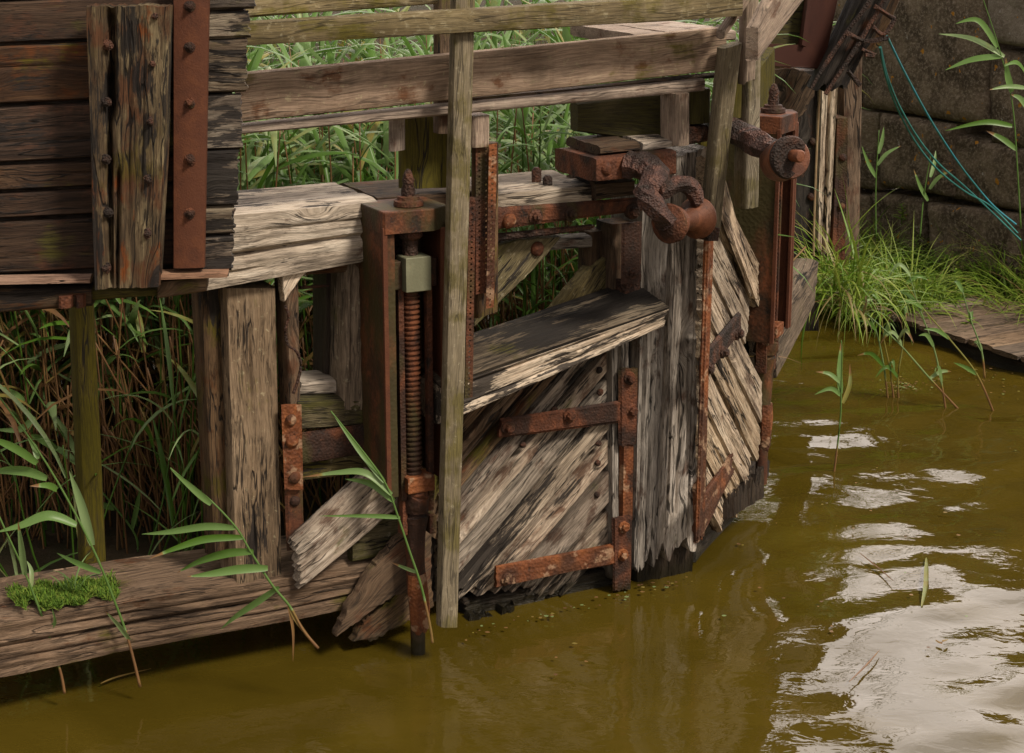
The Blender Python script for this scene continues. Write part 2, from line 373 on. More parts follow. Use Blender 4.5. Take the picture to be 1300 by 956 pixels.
M['heel'] = wood('wood_heel', (.235, .18, .13), (.15, .11, .076), (.05, .037, .026), moss=.26, lichen=.1, tar=.66, bump=.005)
M['log'] = wood('wood_log', (.30, .225, .17), (.19, .135, .098), (.03, .02, .014), moss=.32, brown=.15, tar=.72, bump=.010, calm=.7)
M['brown'] = wood('wood_brown', (.17, .115, .075), (.09, .058, .036), (.02, .014, .010), moss=.35, brown=.4, tar=.64, bump=.006)
M['mossy'] = wood('wood_mossy', (.20, .165, .10), (.11, .088, .045), (.035, .026, .012), moss=.6, tar=.64, lichen=.3, bump=.006)
M['wet'] = wood('wood_wet', (.05, .038, .028), (.025, .018, .014), (.008, .006, .005), bump=.012, rough=.4)
M['jetty'] = wood('wood_jetty', (.24, .18, .13), (.15, .108, .078), (.06, .042, .03), moss=.2, bump=.004)
M['ledge'] = wood('wood_ledge', (.46, .31, .22), (.33, .20, .14), (.14, .075, .05), bump=.003, moss=.15)
M['rust'] = rustmat('rust', ((.016, .009, .008), (.085, .028, .016), (.15, .048, .025), (.24, .10, .055)), 16, .006, .6, green=.25)
M['rustsmooth'] = rustmat('rust_smooth', ((.070, .022, .012), (.095, .029, .015), (.12, .038, .018), (.17, .062, .030)), 26, .0022, .3, .75)
M['rustchan'] = rustmat('rust_channel', ((.022, .011, .009), (.085, .028, .015), (.17, .054, .026), (.25, .10, .05)), 14, .004, .4, .72, green=.5)
M['rustflank'] = rustmat('rust_flank', ((.016, .010, .007), (.060, .024, .012), (.15, .048, .022)), 9, .004, .4, .72, green=.6)
M['rustbright'] = rustmat('rust_bright', ((.035, .015, .010), (.15, .045, .018), (.24, .078, .030), (.28, .15, .09)), 12, .006, .8, pale=.25)
M['rustdark'] = rustmat('rust_dark', ((.014, .010, .010), (.045, .022, .018), (.11, .042, .028), (.16, .07, .05)), 16, .008, .9)
M['rustspool'] = rustmat('rust_spool', ((.075, .026, .016), (.15, .050, .028), (.21, .074, .042), (.28, .12, .07)), 22, .003, .35, .6)
M['rustbrown'] = rustmat('rust_brown_paint', ((.030, .009, .007), (.045, .0125, .009), (.06, .018, .012)), 6, .0008, .1, .55)
M['greymetal'] = rustmat('grey_metal', ((.10, .092, .065), (.16, .155, .12), (.22, .215, .17), (.20, .12, .07)), 14, .002, .2, .55)

def plain(name, col, rough=.7, spec=.3, var=None, nscale=5, bump=None, trans=0):
    m, nt, bs = mat_new(name)
    tc = nt.nodes.new('ShaderNodeTexCoord'); n1 = noise(nt, tc.outputs['Object'], nscale, (1, 1, 1), 5, .6)
    c = mix(nt, step(nt, n1, .35, .65), col, var or tuple(x*.6 for x in col))
    lk(nt, c, bs.inputs['Base Color']); bs.inputs['Roughness'].default_value = rough; bs.inputs['Specular IOR Level'].default_value = spec
    if bump:
        n2 = noise(nt, tc.outputs['Object'], nscale*8, (1, 1, 1), 5, .65)
        b = nd(nt, 'ShaderNodeBump', Strength=.9, Distance=bump); lk(nt, n2, b.inputs['Height']); lk(nt, b.outputs[0], bs.inputs['Normal'])
    return m

def leafmat(name, stops, rough=.42, trans=.3):
    """stops over the per-leaf attribute var"""
    m, nt, bs = mat_new(name)
    at = nt.nodes.new('ShaderNodeAttribute'); at.attribute_name = 'var'
    tc = nt.nodes.new('ShaderNodeTexCoord'); n1 = noise(nt, tc.outputs['Object'], 14, (1, 1, .4), 3, .5)
    v = math_(nt, 'ADD', at.outputs['Fac'], math_(nt, 'MULTIPLY', math_(nt, 'SUBTRACT', n1, .5), .22), clamp=True)
    r = nt.nodes.new('ShaderNodeValToRGB'); lk(nt, v, r.inputs[0]); e = r.color_ramp.elements
    while len(e) < len(stops): e.new(.5)
    for el, (p, c) in zip(e, stops): el.position = p; el.color = (*c, 1)
    lk(nt, r.outputs[0], bs.inputs['Base Color']); bs.inputs['Roughness'].default_value = rough; bs.inputs['Specular IOR Level'].default_value = .35
    tr = nt.nodes.new('ShaderNodeBsdfTranslucent'); lk(nt, r.outputs[0], tr.inputs['Color'])
    mx = nt.nodes.new('ShaderNodeMixShader'); mx.inputs[0].default_value = trans
    out = nt.nodes['Material Output']; lk(nt, bs.outputs[0], mx.inputs[1]); lk(nt, tr.outputs[0], mx.inputs[2]); lk(nt, mx.outputs[0], out.inputs['Surface'])
    return m
LEAF = [(0, (.035, .085, .010)), (.3, (.085, .18, .022)), (.55, (.16, .27, .08)), (.72, (.25, .34, .15)), (.82, (.28, .25, .06)), (.93, (.28, .15, .065)), (1, (.16, .085, .045))]
M['leaf'] = leafmat('reed_green', LEAF, .38, .35)
M['grass'] = leafmat('bank_grass', [(0, (.045, .11, .012)), (.4, (.14, .25, .022)), (.75, (.26, .33, .05)), (.9, (.28, .24, .09)), (1, (.16, .09, .04))])
M['moss'] = leafmat('moss_green', [(0, (.05, .10, .010)), (.5, (.10, .19, .016)), (1, (.17, .22, .03))], .9, .15)

# stone
def stone(name, a, b, c, lich=.5):
    m, nt, bs = mat_new(name)
    tc = nt.nodes.new('ShaderNodeTexCoord'); co = tc.outputs['Object']
    n1 = noise(nt, co, 3.5, (1, 1, 1), 6, .65); n2 = noise(nt, co, 40, (1, 1, 1), 5, .7); n3 = noise(nt, co, 11, (1, 1, 1), 4, .6)
    col = mix(nt, step(nt, n1, .36, .62), a, b); col = mix(nt, math_(nt, 'MULTIPLY', step(nt, n2, .46, .66), .65), col, c)
    col = mix(nt, step(nt, noise(nt, co, 17, (1, 1, 1), 3, .5), .735-.04*lich, .75-.04*lich), col, (.33, .30, .27))
    col = mix(nt, step(nt, noise(nt, co, 12, (1, 1.2, 1), 2, .5), .72-.04*lich, .735-.04*lich), col, (.42, .19, .025))
    lk(nt, col, bs.inputs['Base Color']); bs.inputs['Roughness'].default_value = .92; bs.inputs['Specular IOR Level'].default_value = .2
    h = math_(nt, 'ADD', n3, math_(nt, 'MULTIPLY', n2, .5)); bn = nd(nt, 'ShaderNodeBump', Strength=1, Distance=.035); lk(nt, h, bn.inputs['Height']); lk(nt, bn.outputs[0], bs.inputs['Normal'])
    return m
M['stone'] = stone('stone_dark', (.060, .043, .028), (.175, .130, .090), (.31, .25, .19))
M['stonelight'] = stone('stone_light', (.15, .118, .09), (.22, .18, .14), (.28, .24, .19), 0)
M['earth'] = plain('mud_earth', (.05, .035, .02), .9, .2, (.03, .028, .012), 3, .02)
M['rope'] = plain('rope_teal', (.035, .19, .17), .6, .3, (.03, .15, .14), 6)
M['ropeblue'] = plain('rope_blue', (.03, .22, .30), .6, .3, (.04, .19, .19), 6)
M['drystem'] = plain('dry_stem', (.34, .25, .14), .6, .3, (.25, .15, .08), 10)

# water
def watermat():
    m, nt, bs = mat_new('murky_water')
    tc = nt.nodes.new('ShaderNodeTexCoord'); co = tc.outputs['Object']
    n1 = noise(nt, co, 1.1, (1, 1, 1), 5, .6, .8)
    c = mix(nt, step(nt, n1, .35, .7), (.055, .038, .0040), (.074, .051, .006))
    lk(nt, c, bs.inputs['Base Color']); bs.inputs['Roughness'].default_value = .035; bs.inputs['IOR'].default_value = 1.42
    a = noise(nt, co, 9, (1, 1.5, 1), 3, .5, .6); b2 = noise(nt, co, 30, (1, 1.4, 1), 2, .5, .4); mk = step(nt, noise(nt, co, 1.3, (1, 1, 1), 2, .5), .45, .62)
    h = math_(nt, 'ADD', math_(nt, 'MULTIPLY', a, 1.0), math_(nt, 'MULTIPLY', math_(nt, 'MULTIPLY', b2, mk), .12))
    bn = nd(nt, 'ShaderNodeBump', Strength=.8, Distance=.0024); lk(nt, h, bn.inputs['Height']); lk(nt, bn.outputs[0], bs.inputs['Normal'])
    return m
M['water'] = watermat()

# ------------------------------------------------------------------ world and sun
w = bpy.data.worlds.new('World'); scene.world = w; w.use_nodes = True; nt = w.node_tree
bg = nt.nodes['Background']; sky = nt.nodes.new('ShaderNodeTexSky'); sky.sky_type = 'NISHITA'; sky.sun_disc = False
SE, SA = rad(48), rad(128)       # elevation; azimuth clockwise from +Y
sky.sun_elevation = SE; sky.sun_rotation = SA; sky.air_density = 1.2; sky.dust_density = 5; sky.ozone_density = .6
tc = nt.nodes.new('ShaderNodeTexCoord')
cl = noise(nt, tc.outputs['Generated'], 2.4, (1, 1, 2.2), 6, .55)
cf = math_(nt, 'ADD', math_(nt, 'MULTIPLY', step(nt, cl, .30, .60), .45), .5)
cc = mix(nt, step(nt, noise(nt, tc.outputs['Generated'], 1.6, (1, 1, 2.5), 5, .5), .35, .65), (7.5, 6.8, 6.2), (12.5, 11.2, 10.2))
# the cloud is thinnest, and brightest, low down beyond the wall
dp = nt.nodes.new('ShaderNodeVectorMath'); dp.operation = 'DOT_PRODUCT'; lk(nt, tc.outputs['Generated'], dp.inputs[0]); dp.inputs[1].default_value = Vector((.30, .86, .40)).normalized()
cc = mix(nt, step(nt, dp.outputs['Value'], .70, .97), cc, (56.0, 50.0, 46.0))
col = mix(nt, cf, sky.outputs[0], cc)          # bright cloud over most of the sky
lk(nt, col, bg.inputs['Color']); bg.inputs['Strength'].default_value = .068
sd = bpy.data.lights.new('sun', 'SUN'); sd.energy = 3.5; sd.angle = rad(11); sd.color = (1, .90, .76)
so = bpy.data.objects.new('sun', sd); COL.objects.link(so)
sv = Vector((math.sin(SA)*math.cos(SE), math.cos(SA)*math.cos(SE), math.sin(SE)))
so.rotation_euler = sv.to_track_quat('Z', 'Y').to_euler(); so.location = sv*30
vs = scene.view_settings; vs.view_transform = 'Standard'; vs.look = 'None'; vs.gamma = 1; vs.exposure = 0.16; vs.use_curve_mapping = False

# ------------------------------------------------------------------ bolts
def bolt_mesh(name, kind, mat):
    parts = []
    sd = random.randint(0, 99)
    def ring(prof, n):
        V = []; Fc = []
        for i, (r, h) in enumerate(prof):
            for k in range(n):
                a = 2*math.pi*k/n; q = r*(1+.10*vn(k*1.3, i*2., sd)*2); V.append((q*math.cos(a), q*math.sin(a), h+.002*vn(k, i, sd)))
        for i in range(len(prof)-1):
            for k in range(n): Fc.append([i*n+k, i*n+(k+1) % n, (i+1)*n+(k+1) % n, (i+1)*n+k])
        Fc.append([(len(prof)-1)*n+k for k in range(n)]); return V, Fc
    if kind == 'square':
        parts = [ring([(.030, -.01), (.030, .004), (.026, .006)], 16), ring([(.019, .004), (.019, .020), (.014, .024)], 6), ring([(.009, .02), (.009, .038), (.006, .040)], 8)]
    elif kind == 'round':
        parts = [ring([(.024, -.01), (.024, .003), (.021, .010), (.013, .016), (.004, .018)], 14)]
    else:
        parts = [ring([(.034, -.01), (.034, .006), (.030, .010)], 18), ring([(.022, .008), (.022, .026), (.017, .032)], 7)]
    V, Fc = merge(parts); me = bpy.data.meshes.new(name); me.from_pydata(V, [], Fc); me.polygons.foreach_set('use_smooth', [True]*len(Fc)); me.set_sharp_from_angle(angle=rad(35))
    me.materials.append(mat); return me
BM = {(k, m): bolt_mesh('bolt', k, M[m]) for k in ('square', 'round', 'big') for m in ('rust', 'rustdark', 'rustbright', 'rustchan')}
def bolt(pl, x, y, w, parent, kind='square', m='rust', sc=1.0, name='bolt', px=True):
    p = pl.at(x, y, w) if px else pl.P(x, y, w)
    o = bpy.data.objects.new(name, BM[(kind, m)]); COL.objects.link(o)
    q = Vector(pl.n).to_track_quat('Z', 'Y') @ Quaternion((0, 0, 1), random.uniform(0, 6))
    o.rotation_mode = 'QUATERNION'; o.rotation_quaternion = q; o.scale = (sc*random.uniform(.9, 1.1), sc*random.uniform(.9, 1.1), sc)
    o.location = p - worg(parent); o.parent = parent; return o
M['blackwood'] = wood('wood_black', (.06, .048, .038), (.028, .022, .018), (.010, .008, .007), tar=.5, moss=.1, brown=.3, bump=.008)
M['darktar2'] = wood('wood_dark_flaking', (.17, .13, .09), (.07, .045, .03), (.014, .011, .009), tar=.49, moss=.25, brown=.5, bump=.005)
M['rustflaky'] = rustmat('rust_flaky', ((.022, .014, .013), (.060, .030, .030), (.14, .065, .058), (.26, .14, .12)), 18, .010, .9, .6)

# ================================================================== SETTING
def sheet(name, X, Y, Z, mat, label=None):
    n, m = X.shape; V = np.stack([X, Y, Z], -1).reshape(-1, 3); idx = np.arange(n*m).reshape(n, m)
    Fc = np.stack([idx[:-1, :-1], idx[1:, :-1], idx[1:, 1:], idx[:-1, 1:]], -1).reshape(-1, 4)
    me = bpy.data.meshes.new(name); me.from_pydata(V.tolist(), [], Fc.tolist()); me.polygons.foreach_set('use_smooth', [True]*len(me.polygons)); me.materials.append(mat)
    o = bpy.data.objects.new(name, me); COL.objects.link(o); tag(o, label, None, None, 'structure'); return o
# water
xs = np.concatenate([np.linspace(-60, -4, 12)[:-1], np.linspace(-4, 5, 300), np.linspace(5, 60, 12)[1:]])
ys = np.concatenate([np.linspace(-25, 5.2, 14)[:-1], np.linspace(5.2, 14, 330), np.linspace(14, 90, 12)[1:]])
Y, X = np.meshgrid(ys, xs)
wv = .026*fbm(X*1.5+Y*.8, Y*2.3-X*1.1, 4, 2) + .0120*vn(X*3.0+Y*1.6, Y*4.6-X*2.4, 6) + .0016*vn(X*11, Y*17, 8)
amp = np.clip((X-.3)/1.2, .32, 1.3)
sheet('water', X, Y, wv*amp, M['water'])['label'] = 'murky olive brown water with sky glinting on it'
# ground: bed under the water, reed bank behind the leaf, grassy bank and land behind the wall
xs = np.concatenate([np.linspace(-200, -10, 14)[:-1], np.linspace(-10, 10, 180), np.linspace(10, 200, 14)[1:]])
ys = np.concatenate([np.linspace(-100, 5, 8)[:-1], np.linspace(5, 20, 200), np.linspace(20, 300, 16)[1:]])
Y, X = np.meshgrid(ys, xs)
jp = at_z(1120, 398, .12); jd = WP.d; jn = WP.n                      # jetty's near edge runs parallel to the wall
dist = (X-jp[0])*(-jn[0]) + (Y-jp[1])*(-jn[1])                       # distance behind that edge
Zr = -.7 + .77*np.clip((dist+.12)/.35, 0, 1) + .22*np.clip((dist-1.1)/.9, 0, 1) + 1.9*np.clip((dist-4.2)/3, 0, 1)
Zr = np.where(X > 1.25, Zr, -.7)
gl = (Y-(LP.o[1]+(X-LP.o[0])*math.tan(LP.a)))*math.cos(LP.a); Zl = -.7 + .75*np.clip((gl-.62)/.3, 0, 1)*(X < .9) + .3*np.clip((Y-13.0)/3, 0, 1) + 1.8*np.clip((Y-16)/6, 0, 1)  # mud added close behind the leaf, blocking sky glare on the water
Zt = np.where(X > 1.6, Zr, Zl) + .05*fbm(X*1.3, Y*1.3, 9)*(1) 
g = sheet('ground', X, Y, Zt, M['earth']); g['label'] = 'dark muddy bank and canal bed'

# stone wing wall
wall = thing('stone_wall', WP.P(0, .2, 0), 'dark mossy wall of large stone blocks behind the grassy bank', 'wall')
def block(poly, w, th, mat, label=None):
    q = [WP.uv(x, y, w) for x, y in poly]; seed = random.randint(1, 99)
    N, K = 26, 20; rows = []
    for i in range(N+1):
        for j in range(K+1):
            s, t = i/N, j/K; p = q[0]*(1-s)*(1-t)+q[1]*s*(1-t)+q[2]*s*t+q[3]*(1-s)*t
            e = min(s*N, (1-s)*N, t*K, (1-t)*K); d = .035*float(fbm(p[0]*3.2, p[1]*3.2, seed, 5)) - (.045 if e < .5 else (.012 if e < 1.5 else 0))
            rows.append(WP.P(p[0]+.012*float(vn(p[1]*6, 1, seed)), p[1]+.012*float(vn(p[0]*6, 4, seed)), w+d))
    n1 = len(rows); idx = np.arange(n1).reshape(N+1, K+1)
    Fc = np.stack([idx[:-1, :-1], idx[1:, :-1], idx[1:, 1:], idx[:-1, 1:]], -1).reshape(-1, 4).tolist()
    bd = [int(k) for k in list(idx[:-1, 0])+list(idx[-1, :-1])+list(idx[::-1][:-1, -1])+list(idx[0, ::-1][:-1])]
    V = list(rows)+[np.array(rows[k])-WP.n*th for k in bd]; nb = len(bd)
    for i in range(nb): j = (i+1) % nb; Fc.append([bd[i], n1+i, n1+j, bd[j]])
    Fc.append([n1+i for i in range(nb)][::-1])
    o = emit('stone_block', V, Fc, mat, wall, sharp=70)
    if label: o['label'] = label
    return o
D_, L_ = M['stone'], M['stonelight']
block([(950, 112), (1087, 134), (1087, -16), (950, -16)], 0, .5, D_)
block([(1089, 136), (1248, 160), (1248, -22), (1089, -16)], .02, .5, D_)
block([(1251, 55), (1420, 72), (1420, -20), (1251, -18)], .05, .5, L_, 'paler stone block at the top right')
block([(1251, 182), (1420, 206), (1420, 80), (1251, 63)], .0, .5, D_)
block([(950, 222), (1110, 242), (1110, 144), (950, 120)], .03, .5, D_)
block([(1113, 236), (1201, 250), (1201, 158), (1113, 144)], .05, .5, D_)
block([(1204, 254), (1420, 290), (1420, 212), (1204, 170)], -.02, .5, D_)
block([(950, 330), (1100, 340), (1100, 250), (950, 232)], .04, .5, D_)
block([(1103, 340), (1172, 345), (1172, 252), (1103, 244)], .02, .5, D_)
block([(1175, 345), (1290, 360), (1290, 274), (1175, 258)], .05, .5, D_)
block([(1293, 365), (1420, 380), (1420, 298), (1293, 280)], .03, .5, D_)

# boarded landing stage at the right
jet = thing('landing_stage', at_z(1230, 440, .1), 'low weathered plank landing stage at the water edge below the grass', 'landing stage')
JP = Plane((jp[0], jp[1]), -61)
def hboard(i, a, b, d0, d1, z, th, mat, parent, name='board'):
    """board lying flat: from JP u=a..b, depth d0..d1 behind the edge"""
    N = 30; K = 5; V = []; Fc = []; sd = random.randint(1, 99); ro = RNG.random(3)*30
    lp = [(t/K, 0) for t in range(K+1)]+[(1-t/K, 1) for t in range(K+1)]; G = []
    for s in range(N+1):
        for (t, b2) in lp:
            d = d0+(d1-d0)*s/N - (.03*random.random() if s == 0 and 0 < t < 1 else 0); u = a+(b-a)*t
            zz = z-th*b2+(.006*float(vn(d*2, t*9, sd)) if not b2 else 0)-(.006 if t in (0, 1) and not b2 else 0)
            V.append(JP.P(u, zz, -d)); G.append((d+ro[0], u+ro[1], ro[2]-th*b2))
    m = len(lp)
    for s in range(N):
        for k in range(m): Fc.append([s*m+k, (s+1)*m+k, (s+1)*m+(k+1) % m, s*m+(k+1) % m])
    Fc.append(list(range(m))[::-1][::-1]); Fc.append([N*m+k for k in range(m)][::-1])
    return emit(name, V, Fc, mat, parent, G)
ue = JP.uv(1120, 398)[0]
u = -.10
while u < 3.4:
    wd = random.uniform(.20, .26); hboard(0, u, u+wd-.012, -.02+random.uniform(0, .04), 1.05, .13+random.uniform(-.004, .004), .035, M['jetty'], jet); u += wd
timber('edge_beam', JP, [(-.12, -.03), (3.4, -.03), (3.4, .088), (-.12, .088)], .0-.03, .08, M['wet'], jet, px=False)

# ================================================================== NEAR LEAF OF THE GATE
gate = thing('lock_gate', LP.at(640, 790, 0), 'nearer decayed gate leaf of slanting grey planks with rusty straps and a heavy jutting beam', 'lock gate')
q = lambda x0, y0, x1, y1, x2, y2, x3, y3: [(x0, y0), (x1, y1), (x2, y2), (x3, y3)]
# head beam in two lengths (left of and right of the tall board)
timber('head_beam', LP, q(262, 372, 480, 331, 480, 254, 262, 274), .10, .50, M['silvertar'], gate, amp=.004, cracks=[(.42, .05, .92, .016, .05), (.2, 0, .5, .008, .02), (.72, .3, 1, .007, .015)], kd=.008, wob=.006)
timber('head_beam', LP, q(610, 272, 758, 258, 757, 233, 610, 246), .12, .42, M['silvertar'], gate, amp=.004, kd=.008)
timber('beam_end', LP, q(480, 330, 612, 300, 612, 240, 480, 250), .04, .40, M['brown'], gate)
# heel post and posts behind
timber('heel_post', LP, q(298, 745, 285, 366, 352, 366, 360, 741), .04, .20, M['heel'], gate, amp=.003, wob=.003, kd=.009, cracks=[(.42, .1, .95, .006, .012), (.8, 0, .6, .005, .01)])
timber('rear_post', LP, q(272, 712, 254, 366, 286, 366, 300, 706), -.02, .14, M['brown'], gate)
# window left of the screw gear: stiles, sills, irons
timber('stile', LP, q(366, 520, 358, 336, 380, 336, 384, 520), .04, .12, M['brown'], gate)
timber('stile', LP, q(434, 520, 437, 336, 470, 330, 470, 520), .05, .16, M['heel'], gate, cracks=[(.35, .2, .9, .012, .03)])
timber('inner_stile', LP, q(413, 498, 413, 340, 433, 340, 433, 496), -.10, .16, M['wet'], gate)
timber('lintel', LP, q(380, 352, 470, 346, 470, 328, 380, 334), .05, .12, M['brown'], gate)
timber('sill', LP, q(378, 503, 440, 500, 436, 481, 384, 485), -.01, .20, M['silver'], gate)
timber('sill', LP, q(378, 548, 472, 540, 472, 505, 378, 508), .05, .16, M['mossy'], gate)
timber('sill', LP, q(384, 612, 478, 600, 478, 574, 384, 582), .03, .12, M['mossy'], gate)
plate('gusset', LP, [(357, 340), (399, 336), (384, 352), (361, 384)], .075, .05, M['sand'], gate, jag=.004, ang=60)
st = timber('iron_strap', LP, q(362, 622, 358, 514, 383, 514, 386, 622), .085, .012, M['rustbright'], gate, amp=.002, kd=.02)
for p in ((369, 533), (371, 560), (374, 606)): bolt(LP, *p, .085, st, 'round', 'rustbright')
timber('iron_strap', LP, q(384, 590, 478, 574, 478, 536, 384, 549), .072, .012, M['rust'], gate, amp=.0015, kd=.02)
st = timber('iron_strap', LP, q(364, 700, 361, 622, 385, 622, 387, 692), .06, .012, M['rustchan'], gate, amp=.0015)
bolt(LP, 374, 636, .06, st, 'round', 'rust')
# chain-like hanging wire by the stile
tube('wire', smooth_path([LP.at(x, y, .09) for x, y in ((362, 388), (366, 402), (362, 420), (366, 438), (376, 446), (382, 462), (378, 484), (372, 500))]), .006, M['rustdark'], gate, n=6)
# low left brace and broken boards
timber('brace', LP, q(372, 757, 548, 611, 526, 545, 366, 694), .13, .07, M['plank'], gate, jag=(.05, .02), amp=.004, kd=.008, cracks=[(.45, .1, .9, .008, .02), (.12, .0, .7, .006, .02)])
timber('board', LP, q(448, 716, 530, 700, 530, 652, 448, 664), .075, .06, M['mossy'], gate)
plate('broken_board', LP, [(427, 809), (441, 775), (478, 716), (522, 668), (548, 655), (548, 740), (500, 758), (470, 777), (447, 794)], .16, .05, M['brown'], gate, jag=.006, ang=35, step=.012)
plate('broken_board', LP, [(448, 815), (462, 790), (505, 752), (550, 735), (552, 770), (505, 797), (474, 814)], .12, .05, M['brown'], gate, jag=.010, ang=35, step=.012)
timber('board', LP, q(478, 640, 500, 560, 580, 560, 580, 700), -.02, .05, M['brown'], gate)
timber('board', LP, q(500, 785, 500, 690, 570, 660, 570, 780), -.06, .05, M['wet'], gate, jag=(.05, 0))
# slanting planks: c = height where each joint meets x=775
cs = [262, 300, 338, 372, 402, 436, 472, 508, 549, 590, 640, 694, 750, 800]
for k in range(len(cs)-1):
    a, b = cs[k], cs[k+1]; g = 3.6; XE = 775
    sl = 1.20 - .01*k
    if b < 440: XE = 775 - (404-a)/(sl-.47)
    kk = k; sl = 1.17; k = max(0, k-5)
    lowA, lowB = a + sl*(775-572), b + sl*(775-572)
    def end(c):
        x = 556; y = c+sl*(775-x)
        if y > 772: y = 772; x = 775-(y-c)/sl
        return x, y
    (xa, ya), (xb, yb) = end(a+g), end(b-g)
    if xb > 740: continue
    timber('plank', LP, [(xb, yb), (XE, b-g+sl*(775-XE)), (XE, a+g+sl*(775-XE)), (xa, ya)], random.uniform(-.007, .007), .07, (M['silvertar'] if kk in (6, 7) else M['brown'] if kk < 4 else M['plank']), gate, jag=(.11 if yb > 765 else .02, .012), amp=.0014, kd=.007, bev=.005,
           cracks=[(random.uniform(.25, .75), random.uniform(0, .3), random.uniform(.5, 1), .006, .02) for _ in range(2)])
timber('backing_board', LP, q(560, 800, 560, 430, 830, 430, 830, 760), -.16, .06, M['wet'], gate, jag=(.06, 0))
timber('low_board', LP, q(585, 796, 700, 775, 700, 738, 585, 765), -.03, .07, M['wet'], gate, jag=(.03, .04), amp=.008)
timber('low_board', LP, q(690, 778, 800, 754, 800, 715, 690, 735), -.04, .07, M['wet'], gate, jag=(.03, .04), amp=.008)
nb = bpy.data.objects
pl0 = [o for o in gate.children if o.name.startswith('plank')][5:]
for (x, y), pk in zip(((761, 470), (762, 498), (760, 563), (759, 588), (758, 628), (664, 565), (704, 520)), (0, 1, 2, 3, 3, 2, 1)):
    bolt(LP, x, y, .01, pl0[min(pk, len(pl0)-1)], 'round', 'rustdark', .6)
# heavy jutting beam: two timbers laid one on the other
timber('jutting_beam', LP, q(560, 542, 846, 413, 851, 391, 560, 492), .30, .40, M['silvertar'], gate, amp=.004, kd=.006, jag=(0, .012), bev=.008, cracks=[(.3, .1, .95, .006, .02), (.6, .3, 1, .005, .015), (.85, 0, .7, .006, .02)])
UB = [(560, 491), (851, 390.5), (852, 388), (560, 476)]
def topbeam():
    """the upper timber: its front leans back, so its black weathered face looks up at the camera"""
    a0, a1 = LP.uv(560, 490, .30), LP.uv(850, 390, .30)
    prof = [(.295, 0), (.27, .010), (.18, .024), (.06, .044), (-.01, .055), (-.025, .045), (-.025, -.02), (.28, -.03)]
    N = 60; V = []; G = []; m0 = []
    for i in range(len(prof)):
        p, r = prof[i], prof[(i+1) % len(prof)]; n = max(1, int(math.dist(p, r)/.012))
        m0 += [(p[0]+(r[0]-p[0])*k/n, p[1]+(r[1]-p[1])*k/n) for k in range(n)]
    L = np.linalg.norm(a1-a0)
    for i in range(N+1):
        s = i/N; c = a0+(a1-a0)*s
        for j, (ww, zz) in enumerate(m0):
            h = .007*float(vn(s*L*1.5, j*.8, 4))+.004*float(vn(s*L*5, j*2.1, 5))
            V.append(LP.P(c[0]-(.0 if i < N else .01*abs(float(vn(j, 1, 3)))), c[1]+zz+h, ww+h*.4)); G.append((s*L+7, j*.012+3, 2))
    m = len(m0); Fc = []
    for i in range(N):
        for k in range(m): Fc.append([i*m+k, i*m+(k+1) % m, (i+1)*m+(k+1) % m, (i+1)*m+k][::-1])
    Fc.append(list(range(m))); Fc.append([N*m+k for k in range(m)][::-1])
    return emit('jutting_beam', V, Fc, M['topbeam'], gate, G, sharp=35)
M['topbeam'] = wood('wood_top_beam', (.36, .30, .22), (.17, .13, .09), (.04, .03, .022), tar=.44, moss=.3, bump=.006)
topbeam()
# upper opening
pg = plate('gusset', LP, [(600, 318), (660, 304), (713, 301), (675, 345), (602, 415)], .03, .07, M['mossy'], gate, jag=.003, ang=45)
bolt(LP, 682, 316, .03, pg, 'round', 'rust', 1.2)
timber('lintel', LP, q(640, 325, 752, 316, 752, 299, 640, 306), -.02, .10, M['silver'], gate)
plate('brace', LP, [(699, 402), (745, 345), (777, 321), (777, 372), (745, 392), (712, 410)], -.03, .07, M['mossy'], gate, jag=.004, ang=50)
timber('stile', LP, q(745, 420, 747, 295, 774, 292, 774, 415), -.06, .10, M['brown'], gate)
timber('stile', LP, q(776, 410, 776, 285, 816, 282, 818, 410), .02, .14, M['brown'], gate)
st = timber('iron_strap', LP, q(630, 292, 816, 268, 814, 251, 630, 264), .13, .016, M['rust'], gate, amp=.0015, kd=.012, wob=.003)
for x, y, k, m_ in ((646, 281, 'round', 'rustbright'), (680, 275, 'square', 'rustdark'), (725, 272, 'square', 'rust'), (803, 268, 'big', 'rustdark')): bolt(LP, x, y, .13, st, k, m_, 1.3 if x == 646 else 1)
timber('iron_strap', LP, q(630, 308, 760, 291, 760, 284, 630, 297), .10, .02, M['rustdark'], gate, amp=.002, kd=.01, jag=(0, .03))
st = timber('iron_strap', LP, q(789, 361, 790, 284, 816, 281, 815, 358), .125, .014, M['rust'], gate, amp=.0015, kd=.012)
bolt(LP, 802, 346, .125, st, 'square', 'rustdark')
timber('packing', LP, q(792, 412, 792, 358, 815, 356, 815, 412), .09, .1, M['rustdark'], gate)
timber('head_block', LP, q(757, 256, 806, 250, 806, 228, 757, 232), .16, .25, M['brown'], gate, kd=.008)
